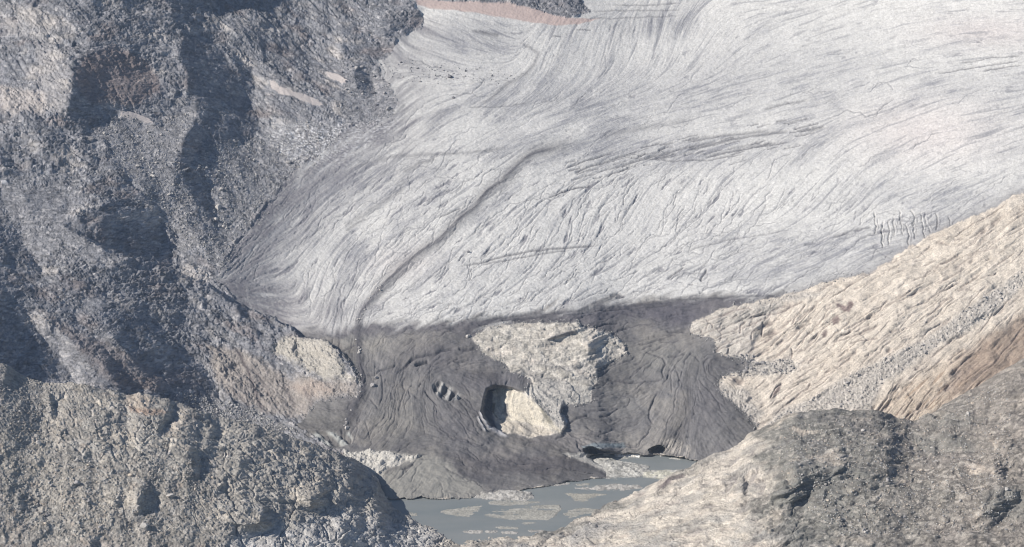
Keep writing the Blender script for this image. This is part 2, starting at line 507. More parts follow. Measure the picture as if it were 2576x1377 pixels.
# ---- relief drawn by slopes: gx>0 turns the ground to face right (away from the sun)
G = V.grad
shw = np.zeros_like(PX)
for pts, gx_, gy_ in [
    (q('P', [(570, 90), (610, 120), (660, 160), (700, 220), (720, 270), (768, 370), (765, 392), (725, 412), (660, 410), (600, 370), (575, 320), (550, 290), (560, 230), (525, 170), (540, 110)]), 2.8, .3),
    (q('P', [(215, 180), (350, 200), (430, 210), (480, 250), (560, 285), (565, 312), (500, 352), (450, 350), (400, 330), (330, 345), (200, 340), (210, 260)]), 2.2, .3),
    (q('P', [(1120, 60), (1245, 40), (1250, 75), (1200, 105), (1140, 112)]), 2.6, .2), (q('P', [(1000, 130), (1080, 120), (1150, 150), (1115, 170), (1020, 160)]), 3.0, .2), (q('P', [(1040, 215), (1075, 220), (1105, 262), (1055, 262)]), 3.0, .2),
    (q('P', [(560, 530), (590, 540), (640, 610), (610, 620), (570, 570)]), 2.4, .1), (q('P', [(60, 560), (150, 545), (210, 600), (190, 650), (90, 640)]), 1.5, .2), (q('P', [(590, 670), (640, 680), (675, 715), (620, 705)]), 2.8, .1),
    (q('P', [(350, 540), (480, 600), (520, 640), (440, 620)]), 1.4, .1), (q('P', [(700, 470), (760, 470), (740, 500), (700, 495)]), 2.0, .1),
    (q(1, [(985, 600), (1040, 700), (1000, 740), (960, 830), (910, 780), (920, 700), (960, 640)]), 2.6, .2),
    (q(1, [(900, 850), (960, 900), (1050, 960), (1060, 1110), (1000, 1090), (950, 950)]), 1.6, .1),
    (q(1, [(790, -60), (1060, -60), (1100, 50), (1000, 75), (940, 90), (870, 60)]), 1.9, .3),
    (q(1, [(1290, 220), (1400, 240), (1500, 230), (1600, 310), (1655, 360), (1560, 345), (1450, 330), (1330, 290)]), 3.2, .2),
    (q(1, [(1180, 300), (1260, 330), (1290, 430), (1250, 470), (1200, 400)]), 2.6, .2),
    (q(1, [(440, 1080), (560, 1020), (640, 1000), (720, 1060), (800, 1120), (835, 1220), (880, 1340), (800, 1330), (690, 1300), (560, 1240), (450, 1170), (330, 1140), (300, 1110)]), 3.2, .3),
    ([(-160, 555), (0, 580), (35, 597), (80, 640), (110, 690), (200, 705), (240, 719), (285, 754), (355, 784), (405, 819), (435, 854), (470, 889), (505, 919), (535, 959), (550, 985), (538, 1006), (420, 990), (300, 980), (150, 975), (-160, 980)], 3.6, .3),
    (q('W', [(70, 120), (110, 115), (200, 190), (300, 270), (350, 335), (230, 330), (160, 240)]), -2.8, 0),
    (q('W', [(200, 110), (240, 110), (330, 190), (420, 290), (480, 350), (420, 350), (330, 250)]), -2.2, 0),
    ([(592, 768), (615, 775), (628, 800), (622, 813), (605, 805)], 4.0, .2),
    ([(0, 390), (25, 400), (50, 425), (30, 430), (0, 410)], 3.0, .2),
    (q(2, [(0, 130), (60, 150), (120, 200), (200, 240), (215, 290), (120, 275), (0, 255)]), 1.8, .0),
    (q(2, [(240, 60), (330, 90), (400, 120), (330, 180), (240, 150)]), 1.5, .0),
    (q(2, [(90, 330), (150, 400), (160, 450), (80, 440), (20, 400)]), 2.5, .1),
    (q(1, [(170, 630), (300, 640), (350, 700), (250, 720)]), 1.8, .1),
    (q(1, [(430, 870), (520, 900), (560, 970), (480, 950)]), 2.2, .1),
    (q('S', [(250, 180), (400, 160), (520, 260), (560, 330), (400, 320)]), 1.4, .1),
    (q('S', [(680, 130), (850, 170), (960, 210), (920, 250), (760, 220)]), 1.6, .2),
    (q('S', [(1080, 280), (1160, 300), (1230, 420), (1160, 400)]), 2.4, .1),
]:
    G(pts, gx_ * .62, gy_, 4, 1.0)
    shw = np.maximum(shw, V.m(pts, 8, 1.0) * max(0, min(1, gx_ / 2.5)))
# broad sunlit shoulders in the left mountain (face left / up)
for pts, gx_, gy_ in [
    ([(0, 0), (150, 0), (250, 100), (180, 150), (170, 280), (0, 260)], -1.0, -.2),
    ([(230, 300), (480, 300), (450, 400), (430, 480), (260, 420)], -.7, -.8),
    ([(0, 470), (180, 480), (250, 600), (80, 600), (0, 560)], -.6, -.6),
    ([(610, 150), (680, 190), (760, 280), (800, 330), (680, 340), (655, 300), (620, 230)], -1.2, 0),
    ([(540, 0), (640, 60), (600, 120), (540, 60)], -.8, 0), ([(400, 50), (520, 45), (600, 90), (580, 120), (480, 85)], -1.3, 0),
    ([(430, 560), (560, 640), (540, 700), (455, 660)], -.8, 0),

    ([(560, 860), (700, 900), (900, 950), (880, 1000), (760, 1010), (600, 960)], -.3, .6),
]:
    G(pts, gx_, gy_, 20, 1.0)
V.step([(165, 572), (230, 602), (300, 641), (360, 666), (430, 690), (520, 717), (600, 769), (680, 802), (760, 846), (820, 862), (870, 892), (905, 950)], [10, 45, 60, 50, 40, 30, 18, 8], 5)
V.step([(1737, 816), (1792, 787), (1837, 769), (1927, 754), (2017, 729), (2067, 709), (2187, 688), (2267, 635), (2332, 595), (2417, 555), (2467, 535), (2517, 515), (2576, 487), (2760, 400)], [4, 8, 14, 20, 24], 5)
# outcrop: a step up from the ice on its top edge, the hole with its ice wall
V.step(q('O', [(175, 235), (240, 180), (370, 105), (480, 88), (740, 75), (1040, 60), (1230, 75), (1280, 120), (1480, 150), (1600, 210), (1700, 300), (1730, 380)]), [3, 12, 14, 10, 4], 5)
V.step(q('O', [(440, 1150), (370, 1120), (320, 1040), (290, 950), (305, 860), (335, 745), (400, 715), (500, 720), (600, 735), (700, 770)]), [-6, -34, -40, -34, -12, -3], 5, .1)
V.step(q('O', [(1085, 900), (1060, 980), (1100, 1060), (1125, 1100), (1085, 1165)]), [8, 14, 12, 4], 4, .1)
G(q('O', [(430, 740), (700, 770), (850, 900), (1000, 1100), (700, 1060), (430, 1000)]), -.9, 1.0, 5, .3)
G(q('O', [(930, 240), (1060, 200), (1160, 160), (1230, 190), (1060, 230), (950, 250)]), .8, 2.2, 3, .6)
G(q('O', [(1340, 300), (1430, 270), (1540, 260), (1440, 350), (1370, 380), (1330, 350)]), 2.0, .5, 3, .5)
G(q('O', [(1400, 540), (1440, 450), (1540, 470), (1500, 520), (1430, 570)]), 1.2, .5, 3, .5)
# caves under the ice front
V.step(q('K', [(1062, 395), (1068, 360), (1040, 338), (1000, 335), (950, 355), (915, 380), (930, 400)]), [8, 30, 34, 34, 12], 3, .5)
V.step(q('K', [(600, 402), (540, 396), (450, 384), (380, 366), (330, 350), (275, 356), (245, 378), (262, 405), (305, 430)]), [4, 16, 28, 36, 36, 24, 8], 3, .7)
# right slab: hollows
for c_ in (q('R', [(560, 480), (760, 440), (880, 420), (1000, 400), (1120, 380), (1180, 440), (1000, 500), (800, 560), (640, 620), (500, 600)]),
           q('R', [(850, 820), (900, 660), (1000, 560), (1010, 640), (920, 780), (880, 880)]),
           q(6, [(480, 600), (440, 650), (430, 640), (460, 590)])):
    G(c_, .7, .9, 5, 1)
mid = fbm(PX, PY, 90, 4, 31)
left = (1 - ice) * cls_left
right = (1 - ice) * (~cls_left) * (1 - mOUT)
def rotn(PX, PY, ang, ax, size, octv, seed):
    c_, s_ = math.cos(math.radians(ang)), math.sin(math.radians(ang))
    return fbm((PX * c_ - PY * s_) / ax, PX * s_ + PY * c_, size, octv, seed)
pk = sm(.16, .24, rotn(V.WX, V.WY, -50, 2.2, 34, 4, 301)) * left
V.gx += pk * .6 * V.sp / FOC
pk = sm(.18, .26, rotn(V.WX, V.WY, -40, 1.8, 16, 3, 302)) * left
V.gx += pk * .7 * V.sp / FOC
V.gx -= .25 * left * V.sp / FOC
pk = sm(.2, .28, rotn(V.WX, V.WY, 28, 3.0, 18, 4, 303)) * right
V.gx += pk * .35 * V.sp / FOC; V.gy += pk * .8 * V.sp / FOC
pk = sm(.2, .28, rotn(V.WX, V.WY, -5, 2.5, 14, 4, 304)) * mOUT * (1 - mPALE)
V.gx += pk * .4 * V.sp / FOC; V.gy += pk * .6 * V.sp / FOC
lnY = poisson(lnY0, V.gx.astype(float), V.gy.astype(float), (V.sp / 150.0) ** 2).astype(f32)

# ---- flow directions (image degrees)
DIR = [(2500, 60, 4), (2200, 150, 15), (2500, 150, 6), (1900, 200, 15), (1500, 5, 0), (1900, 10, 0), (1500, 90, 80), (1650, 80, 80), (1800, 100, 55), (1900, 80, 35), (1350, 150, 70),
       (1300, 200, 40), (1250, 240, 35), (1150, 90, -20), (1250, 120, -25), (1100, 150, -15), (1000, 250, 45), (950, 350, 35), (850, 420, 35), (750, 500, 40), (650, 600, 50), (600, 680, 45),
       (620, 740, -10), (700, 780, -15), (700, 650, 20), (800, 600, 45), (900, 550, 38), (1000, 500, 38), (1100, 450, 35), (1200, 400, 30), (1400, 330, 15), (1600, 300, 15), (1800, 280, 12),
       (2000, 250, 15), (1800, 350, 15), (1600, 380, 20), (1500, 420, 25), (1400, 450, 25), (1300, 500, 35), (1350, 600, 65), (1450, 560, 75), (1600, 520, 65), (1800, 480, 60), (2000, 450, 50),
       (2150, 470, 50), (2300, 420, 30), (2500, 400, 20), (2400, 300, 10), (2200, 300, 20), (2250, 600, 10), (2000, 640, 18), (1800, 680, 25), (1600, 680, 35), (1500, 720, 25), (1400, 700, 40),
       (1200, 720, 45), (1100, 760, 30), (1000, 780, 15), (1100, 650, 45), (1000, 720, 50), (850, 760, 75), (780, 700, 75), (850, 650, 55),
       (900, 900, -88), (1050, 900, 50), (1150, 880, 20), (1000, 1000, 85), (1100, 1050, -65), (1200, 1080, -40), (1150, 1000, -40), (1300, 1130, -15), (1400, 1150, -8), (950, 1080, 60),
       (1000, 1130, 35), (1100, 1130, 10), (1200, 1200, -5), (1050, 1230, 60), (1150, 1200, -45), (1500, 980, 0), (1600, 1000, 30), (1700, 950, 80), (1700, 1050, 70), (1800, 1000, -50),
       (1850, 1080, -50), (1600, 820, 5), (1700, 800, 10), (1500, 1090, -10), (1400, 1100, -30),
       (100, 100, -50), (300, 100, -50), (500, 100, -50), (700, 80, -40), (900, 60, -50), (950, 100, -60), (300, 230, -60), (550, 250, -55), (750, 180, -35), (850, 200, -45), (100, 250, -60),
       (100, 350, -5), (200, 500, -20), (350, 600, -45), (50, 420, -10), (600, 450, -45), (400, 400, -30), (300, 700, -35), (200, 800, -45), (400, 880, -48), (600, 850, -30), (750, 900, -12),
       (850, 950, -5), (650, 1000, -60), (500, 780, -40),
       (1850, 820, 20), (2000, 800, 50), (2200, 750, 35), (2400, 650, 30), (2500, 600, 38), (2100, 900, 35), (2300, 850, 35), (2500, 800, 45), (2000, 960, 25), (2200, 1000, 50), (2400, 950, 45),
       (1950, 1000, 40), (2300, 1020, 50), (1300, 850, -5), (1400, 900, -10), (1500, 880, 40), (1300, 1000, 80), (1400, 1050, -40)]
V.dirfield(DIR)
wn = RNG.randn(*PX.shape).astype(f32)
L1 = V.lic(wn, 10)                       # fine short streaks
L2 = V.lic(blur(RNG.randn(*PX.shape), 1.3), 22, 1.0)
LL = V.lic(blur(RNG.randn(*PX.shape), .85), 42)
L8 = V.lic(blur(RNG.randn(*PX.shape), 7.5), 60, 2.0)
L3 = V.lic(blur(RNG.randn(*PX.shape), 3.5), 40, 1.5)
wb = blur(RNG.randn(*PX.shape), 2.0); wb /= wb.std()
L4 = V.lic(wb.astype(f32), 6)            # blobby, follows flow a little (meandering melt channels)

# ---- relief in metres along the surface normal
left = (1 - ice) * cls_left
right = (1 - ice) * (~cls_left) * (1 - mOUT)
rug = fbm(A, B, 120, 5, 3)
h1, e1, r1 = facets(A + 6 * fbm(A, B, 30, 2, 8), B + 6 * fbm(A, B, 30, 2, 9), 20, 1, 1.6, -35)
h2, e2, r2 = facets(A + 2 * fbm(A, B, 9, 2, 18), B + 2 * fbm(A, B, 9, 2, 19), 8, 2, 1.5, -30)
h3, e3, r3 = facets(A, B, 3.6, 3, 1.2, -20)
h4, e4, r4 = facets(A, B, 1.9, 4)
rf = fbm(A, B, 6, 3, 44, .6, True)
n15 = fbm(A, B, 15, 3, 40)
ridg = fbm(A + .5 * B, B, 60, 4, 50, .55, True)
# scree / moraine areas (fine, less relief)
SCREE = [q(1, [(490, 600), (620, 580), (780, 630), (960, 560), (985, 620), (920, 700), (900, 800), (940, 950), (1040, 1100), (1100, 1200), (1060, 1300), (900, 1250), (830, 1100), (700, 950), (560, 800)]),
         q(1, [(1100, 720), (1250, 720), (1320, 650), (1500, 600), (1716, 640), (1716, 700), (1600, 760), (1480, 860), (1380, 980), (1250, 1130), (1160, 1240), (1140, 1377), (1000, 1300), (1080, 1100), (1000, 900), (950, 800)]),
         q(2, [(0, 290), (60, 330), (150, 340), (240, 420), (290, 540), (230, 610), (100, 625), (0, 650)]),
         q('S', [(450, 920), (700, 980), (900, 1020), (1150, 1080), (1300, 1190), (1560, 1300), (1500, 1377), (1100, 1300), (800, 1150), (600, 1080), (480, 1020)]),
         q(1, [(0, 880), (250, 880), (450, 1000), (330, 1100), (440, 1180), (650, 1290), (500, 1330), (200, 1300), (0, 1150)]),
         q(4, [(180, 250), (280, 280), (420, 400), (560, 480), (560, 560), (400, 560), (300, 540), (210, 380)])]
scr = np.zeros_like(PX)
for s_ in SCREE: scr = np.maximum(scr, V.m(s_, 12, 1.6))
RSCREE = [q(6, [(400, 780), (480, 700), (660, 620), (850, 500), (1000, 430), (1200, 340), (1420, 180), (1600, 60), (1716, -20), (1716, 60), (1560, 200), (1430, 290), (1300, 350), (1150, 460), (1000, 560), (940, 690), (700, 690), (500, 740)]),
          q('R', [(640, 900), (880, 910), (960, 980), (1080, 970), (1280, 960), (1380, 1020), (1300, 1100), (1000, 1120), (700, 1130), (620, 1110), (800, 1060), (700, 1000)]),
          q('R', [(530, 1200), (560, 1180), (620, 1240), (850, 1290), (860, 1377), (1000, 1500), (900, 1700), (700, 1500), (560, 1300)]),
          q('R', [(1100, 330), (1400, 270), (1600, 270), (1500, 320), (1300, 350), (1180, 360)])]
rscr = np.zeros_like(PX)
for s_ in RSCREE: rscr = np.maximum(rscr, V.m(s_, 8, 1.2))
scr = np.clip(scr * left + rscr * right, 0, 1)
crag = (1 - scr) * left
hgt = np.zeros_like(PX)
hgt += left * (7 * rug * (1 - .6 * scr) + 3.5 * mid * (1 - .5 * scr))
fine = .25 + .75 * sm(-.25, .3, fbm(A, B, 45, 4, 46))
big = sm(-.3, .3, fbm(A, B, 90, 3, 47)); nM = fbm(A, B, 70, 3, 48)
hgt += crag * ((1.0 + 1.6 * big) * ridg + (.6 + 1.8 * big) * h1 + (.4 + .9 * big) * h2 + (.5 + fine) * (1.0 * h3 + .75 * h4 + .3 * rf) + .8 * n15 + .45 * L2 * sm(-.3, .3, nM) + .6 * L3 * big + .15 * L1)
hgt += scr * (.1 * h2 + (.4 + fine) * (.5 * h3 + .6 * h4) + .8 * n15 + .25 * L2 + .12 * wn)
hgt *= 1 - .4 * shw * left
slab = right * (1 - scr)
k2 = sm(.3, 2.0, L2); k3 = sm(.4, 2.2, L3)
lens = sm(.0, .5, fbm(PX, PY, 50, 3, 66))
hgt += slab * (3 * mid + 1.0 * n15 - 1.0 * k2 * (.4 + lens) - 3.0 * k3 * (.2 + lens) - .7 * sm(.6, 2.2, LL) + .15 * L1 + .6 * h1 + .2 * h2)
hgt += right * rscr * (.3 * h3 + .3 * h4 + .8 * n15)
hgt += mOUT * (1.4 * n15 + .9 * h1 + .6 * h2 + .45 * h3 + .3 * h4 + .3 * rf - .5 * L2 - .9 * k3)
SLB = q('R', [(250, 600), (700, 400), (1200, 330), (1700, 100), (2203, -150), (3400, -500), (3400, 300), (2100, 1000), (1100, 1377), (1000, 1000), (500, 880)])
mk1 = marks(V, SLB, 100, 28, 70, 2.8, 1, .06); mk2 = marks(V, SLB, 90, 40, 110, 1.0, 2, .06); mk3 = marks(V, q('R', [(280, 590), (1000, 380), (1200, 480), (980, 800), (500, 880)]), 26, 55, 45, 2.0, 3, .25)
SLINES = np.zeros_like(PX)
for p_ in ([(560, 500), (700, 440), (860, 430), (900, 460)], [(800, 560), (880, 520), (1000, 500), (1180, 480), (1210, 460), (1330, 390), (1450, 350)], [(1000, 560), (990, 640), (985, 740)], [(870, 760), (880, 690), (940, 640)], [(760, 700), (765, 620), (820, 560)], [(1440, 380), (1330, 520), (1280, 620)],
           [(1290, 830), (1300, 900), (1290, 980)], [(1820, 660), (1880, 620), (2000, 570), (2090, 530)], [(1690, 780), (1800, 760), (2000, 680), (2203, 600)], [(1790, 1210), (1860, 1160), (1900, 1090)], [(1400, 800), (1430, 730), (1480, 650)], [(1350, 560), (1500, 430), (1540, 380)], [(1060, 1377), (1120, 1260), (1200, 1200)],
           [(1880, 800), (2050, 760), (2203, 740)], [(640, 920), (640, 830)], [(2000, 1100), (2203, 1000)], [(1300, 1377), (1450, 1260), (1500, 1180)]):
    SLINES = np.maximum(SLINES, V.line(q('R', p_), 1.8, .8))
run3 = V.runnels(slab, (1740, 2600, 480, 1080), 170, 40, 190, .7, 1.3, .12, 8)
mks = np.clip(np.maximum.reduce([mk1 * .8, mk3 * .8, SLINES, run3]), 0, 1) * slab
run4 = V.runnels(crag, (0, 1000, 0, 1000), 200, 20, 90, .8, 1.6, .2, 9) * crag
hgt -= 1.6 * run4
hgt -= 1.8 * mks
mko = np.maximum(marks(V, OUT, 70, -6, 50, 1.3, 4), marks(V, OUT, 30, 60, 30, 1.2, 5, .3)) * mOUT
hgt -= 1.5 * mko * (1 - .6 * mPALE)
# ice relief
bright = V.m([(520, -300), (520, 700), (600, 770), (680, 795), (740, 806), (830, 822), (900, 812), (1000, 815), (1110, 808), (1250, 795), (1340, 780), (1500, 765), (1620, 755), (1780, 748), (1900, 745), (1980, 738), (2100, 728),
              (2900, 500), (2900, -300)], 17, 1.3, off=L3 * 7 + 4 * L2 + 14 * fbm(PX, PY, 120, 4, 67))
odx, ody = V.dx, V.dy
th_ = np.arctan2(V.dy, V.dx) + .75 * perlin(PX / 7, PY / 7, 71) + .4 * perlin(PX / 3.5, PY / 3.5, 72)
V.dx, V.dy = np.cos(th_).astype(f32), np.sin(th_).astype(f32)
L6 = V.lic(blur(RNG.randn(*PX.shape), .9), 9)
L7 = V.lic(blur(RNG.randn(*PX.shape), 1.1), 20)
V.dx, V.dy = odx, ody
wb5 = blur(RNG.randn(*PX.shape), 3.0); L5 = V.lic((wb5 / wb5.std()).astype(f32), 30)
L5 = L5 + .22 * fbm(PX, PY, 10, 3, 64)
nB0 = fbm(PX, PY, 200, 3, 68) + .5
lowhalf = sm(330, 470, PY + (1500 - PX) * .12)
crack = sm(1.25, 2.3, L7) * sm(-.5, .3, fbm(PX, PY, 90, 3, 60) + .2) * (.3 + .7 * lowhalf) + .6 * sm(1.3, 2.4, L6) * sm(-.3, .4, fbm(PX, PY, 70, 3, 63))
crack = np.clip(crack, 0, 1)
cra2 = np.exp(-(L3 / .045) ** 2)
ck = sm(.1, .5, fbm(PX, PY, 110, 3, 69))
nB0 = fbm(PX, PY, 200, 3, 68) + .5
hgt += ice * (1.2 * mid + bright * (.10 * L2 - .9 * crack - .45 * sm(.5, 2.2, LL) + .08 * L1 + .25 * h3 + .12 * h4 + .25 * L3 * sm(.2, .8, nB0)) + (1 - bright) * (2.0 * n15 + .5 * L3 * ck + .12 * L1 + .2 * h3 - 1.0 * cra2 * ck - .8 * crack * ck))
hgt += .25 * ice * fbm(A, B, 6, 2, 70)
run1 = V.runnels(ice * (1 - bright), (700, 1920, 780, 1250), 260, 30, 130, .8, 1.4, .28, 5) * ice * (1 - bright)
run2 = V.runnels(ice * bright * (.15 + .85 * lowhalf), (580, 2560, 120, 800), 520, 35, 150, .7, 1.25, .34, 6) * ice * bright
hgt -= 1.3 * run1 + 1.1 * run2

# ---- named lines on the ice: (points, width, groove, darkening)
debris = np.zeros_like(PX); groove = np.zeros_like(PX); ridge_ = np.zeros_like(PX)
MORAINE = [(1480, 352), (1396, 372), (1347, 384), (1306, 411), (1262, 457), (1225, 482), (1196, 521), (1162, 547), (1137, 572), (1111, 601), (1086, 615), (1055, 637), (1018, 667), (979, 704), (944, 744), (914, 779), (901, 814),
           (902, 850), (904, 889), (909, 939), (914, 984), (894, 1019), (864, 1079), (850, 1105)]
LN = [
    (MORAINE, 8.0, -.5, .95), (MORAINE[:16], 17, 0, .6), ([(1500, 345), (1600, 325), (1750, 300)], 8, 0, .35), ([(1040, 668), (1018, 680), (975, 722), (940, 755), (912, 785)], 9, 0, .7), ([(1180, 545), (1130, 590), (1090, 622), (1050, 648)], 9, 0, .5),
    (q('G', [(400, 870), (500, 830), (640, 765)]), 1.6, 1.5, .8), (q('G', [(1520, 670), (1640, 620), (1760, 580), (1850, 560), (2000, 540)]), 2.0, 1.5, .9),
    (q('G', [(600, 1377), (850, 1330), (1100, 1260), (1400, 1210), (1700, 1180), (2100, 1155)]), 2.6, 1, .75), (q('G', [(800, 1360), (1200, 1290), (1500, 1235), (1800, 1195)]), 2.2, 1, .6),
    (q('G', [(1700, 360), (1900, 290), (2200, 200)]), 2.0, 1.5, .8), (q('G', [(1800, 400), (2000, 330), (2203, 270)]), 2.5, 1.5, .8), (q('G', [(2130, 460), (2203, 410), (2400, 350)]), 2.0, 1.5, .8),
    (q(3, [(0, 760), (150, 720), (350, 680), (560, 660)]), 4, 1.5, .7), (q(3, [(0, 720), (120, 690), (300, 670), (450, 650)]), 4, 1.5, .6), (q(3, [(100, 790), (300, 750), (420, 730), (560, 710)]), 2.2, 1.5, .8),
    (q(3, [(-300, 790), (0, 810), (150, 800), (330, 770)]), 1.8, 1.5, .7), (q(3, [(-400, 860), (-200, 800), (0, 745), (200, 700)]), 3, 1.5, .6), (q(3, [(400, 550), (520, 520), (640, 500)]), 2.5, 1.5, .6),
    (q(3, [(1270, 370), (1450, 340), (1600, 320), (1716, 300)]), 2, 1.5, .7), (q(3, [(1500, 360), (1600, 340), (1716, 325)]), 2, 1.5, .7), (q(3, [(1380, 320), (1550, 290), (1716, 280)]), 2, 1.0, .6),
    (q(3, [(740, 1200), (860, 1160), (960, 1140)]), 3, 1.0, .6), (q(3, [(0, 1290), (60, 1250), (200, 1210), (400, 1180), (560, 1150)]), 2, .8, .45),
    (q(2, [(650, 155), (720, 165), (800, 180)]), 4.5, 0, .7), (q(2, [(880, 210), (950, 240), (990, 270), (970, 330), (930, 370), (840, 420), (700, 540)]), 5, 0, .45),
    (q(2, [(1180, 150), (1260, 152)]), 1.6, .5, .7), (q(2, [(1060, 182), (1110, 180)]), 1.6, .5, .7), (q(2, [(1220, 95), (1300, 92), (1420, 90), (1716, 80)]), 2, .6, .5),
    (q(2, [(1250, 60), (1400, 55), (1716, 50)]), 2, .6, .5), (q(2, [(1350, 25), (1500, 30), (1716, 15)]), 2, .6, .5),
    (q(2, [(240, 600), (280, 570), (320, 520)]), 4, 0, .6), (q(2, [(0, 870), (100, 830), (250, 790), (420, 780), (620, 770), (870, 740)]), 4.5, 0, .45),
    (q(2, [(300, 870), (400, 820), (480, 800)]), 5, 0, .55), (q(2, [(0, 1150), (100, 1090), (250, 990), (330, 930)]), 7, 0, .4), (q(2, [(20, 1170), (70, 1130), (130, 1100)]), 4, 0, .6),
    (q(2, [(620, 540), (760, 540), (950, 520)]), 2, .6, .5),
    (q(5, [(640, 240), (900, 205), (1050, 200), (1150, 190), (1250, 180), (1400, 165), (1716, 135)]), 4, 1.5, .8), (q(5, [(850, 235), (1000, 215), (1100, 200)]), 3, 1.5, .8),
    (q(5, [(1120, 215), (1250, 190), (1380, 180), (1560, 165), (1700, 150)]), 2, 2.5, .9), (q(5, [(1350, 115), (1390, 100), (1420, 110), (1380, 122)]), 4, 1.5, .9), (q(5, [(1600, 120), (1660, 122)]), 3, 1.5, .8),
    ([(1960, 745), (1880, 745), (1800, 750), (1720, 752)], 4, 0, .8),
    (q('T', [(730, 340), (760, 310), (860, 260), (900, 240)]), 2.5, 1.2, .7), (q('T', [(740, 180), (720, 260), (735, 330), (760, 400), (770, 510)]), 1.8, 1, .6),
    (q('T', [(960, 545), (1080, 540), (1130, 500), (1260, 460), (1300, 430)]), 2, 1.5, .6), (q('T', [(1330, 520), (1430, 410), (1500, 370), (1600, 350), (1680, 340), (1740, 300), (1900, 285)]), 3.2, 2.5, .75),
    (q('T', [(1470, 460), (1500, 440), (1560, 420), (1610, 410)]), 3.2, 4.5, .8), (q('T', [(1130, 520), (1150, 620), (1150, 760), (1120, 850)]), 1.8, 1.2, .6),
    (q('T', [(1900, 290), (2000, 300), (2100, 290)]), 3, 2, .7), (q('T', [(1850, 410), (1960, 405), (2030, 380)]), 2.2, 1.5, .7), (q('T', [(1030, 780), (1080, 840), (1110, 890)]), 1.3, 1.5, .8),
    (q('T', [(1570, 690), (1600, 740), (1650, 800), (1700, 860)]), 2, 2, .7), (q('T', [(1510, 660), (1540, 620)]), 2.5, 1.5, .6), (q('T', [(1230, 710), (1255, 790)]), 2.5, 1.2, .6), (q('T', [(1170, 630), (1190, 590)]), 2, 1.2, .6),
    (q('T', [(980, 1010), (1010, 1100), (1020, 1160)]), 1.5, 1, .5), (q('T', [(1400, 700), (1460, 740), (1500, 780)]), 3, 1, .4),
    (q('O', [(1500, 620), (1600, 660), (1750, 670), (1900, 665), (2100, 645)]), 1.8, 1.6, .7), (q('O', [(2040, 760), (1990, 830), (1970, 900), (1945, 960), (1945, 1020), (1980, 1090)]), 2.2, 1.6, .7),
    (q('O', [(1140, 1085), (1200, 1040), (1270, 1020), (1350, 1000)]), 2.0, 1.8, .8), (q('O', [(1440, 1020), (1530, 1000), (1590, 960), (1650, 925)]), 2.0, 1.2, .6), (q('O', [(1900, 370), (2000, 400), (2080, 430), (2110, 490), (2070, 560), (2095, 650)]), 2.0, 1.6, .7),
    (q('O', [(1830, 300), (1920, 290), (2000, 260), (2118, 235)]), 2.0, 1.6, .7), (q('O', [(1870, 350), (1920, 325), (1980, 305)]), 2.0, 1.6, .7), (q('O', [(1620, 165), (1680, 155), (1740, 140)]), 2.0, 1.6, .7),
    (q('O', [(1380, 130), (1500, 100), (1650, 90)]), 2.0, 1.6, .7), (q('O', [(1430, 560), (1530, 520), (1600, 490), (1640, 470)]), 1.6, 1.2, .6), (q('O', [(1010, 1240), (1100, 1200), (1140, 1170)]), 2.5, 1.5, .5),
    (q('O', [(0, 460), (60, 465), (120, 445)]), 2.0, 1.5, .7), (q('O', [(480, 565), (510, 570)]), 2.5, 1, .8), (q('O', [(1230, 1260), (1240, 1310), (1290, 1370)]), 2.2, 2, .5),
    (q('K', [(910, 0), (930, 70), (960, 120)]), 1.5, 1, .6), (q('K', [(80, 100), (160, 60), (300, 15)]), 1.8, 1.2, .6), (q('K', [(470, 250), (560, 270), (660, 330)]), 1.6, 1, .3), (q('K', [(1300, 245), (1340, 240)]), 2.5, 1, .6),
    (q('L', [(765, 185), (790, 170), (840, 152)]), 2.2, 2, .8), (q('L', [(1190, 150), (1350, 135), (1500, 150), (1700, 165)]), 1.6, 1, .4), (q('L', [(1240, 165), (1400, 130), (1530, 145)]), 1.5, .8, .3),
    (q('R', [(0, 335), (200, 330), (450, 320), (700, 300), (880, 290)]), 2.4, 1.4, .8), (q('R', [(10, 1180), (20, 1080), (40, 1040)]), 1.6, 1, .7), (q('R', [(100, 1080), (130, 1150), (150, 1190)]), 1.6, 1, .7),
    (q('R', [(380, 940), (420, 905), (480, 900)]), 1.6, 1, .6), (q('R', [(0, 930), (120, 920), (200, 900)]), 2, 1.2, .6), (q('R', [(0, 680), (100, 680), (200, 670)]), 1.8, 1.2, .6), (q('R', [(290, 920), (340, 980)]), 1.8, 1.2, .6),
    (q('R', [(420, 10), (400, 60), (360, 110), (345, 160)]), 2.4, 1.8, .8), (q('R', [(190, 0), (100, 60), (0, 130)]), 2.0, 1.5, .8), (q('R', [(230, 185), (280, 180)]), 2.0, 1.5, .7),
    (q(4, [(1720, 780), (1722, 830), (1700, 850)]), 2, 2, .6), (q(3, [(330, 800), (230, 830)]), 1.6, 1, .5),
]
CRL = []
for x_, y_, l_ in [(2200, 560, 40), (2222, 590, 50), (2247, 570, 36), (2275, 590, 44), (2290, 545, 30), (2315, 570, 52), (2352, 558, 34), (2235, 585, 45), (2262, 560, 50), (2300, 575, 40), (2330, 560, 40), (2385, 565, 30)]:
    rr_ = random.Random(int(x_)); pts_ = []; xx = x_
    for i_ in range(9):
        pts_.append((xx, y_ - l_ * .7 + l_ * 1.4 * i_ / 8)); xx += rr_.uniform(-3.5, 4.5)
    LN.append((pts_, rr_.uniform(1.0, 1.5), rr_.uniform(1.5, 3), .42)); CRL.append([(p[0] + 2.6, p[1]) for p in pts_])
    LN.append(([(p[0] + 7 + rr_.uniform(-2, 2), p[1] + 4) for p in pts_[2:7]], .9, 1.0, .4))
LN.append(([(2150, 610), (2190, 590), (2240, 578), (2300, 570), (2380, 560)], 2.0, .8, .5))
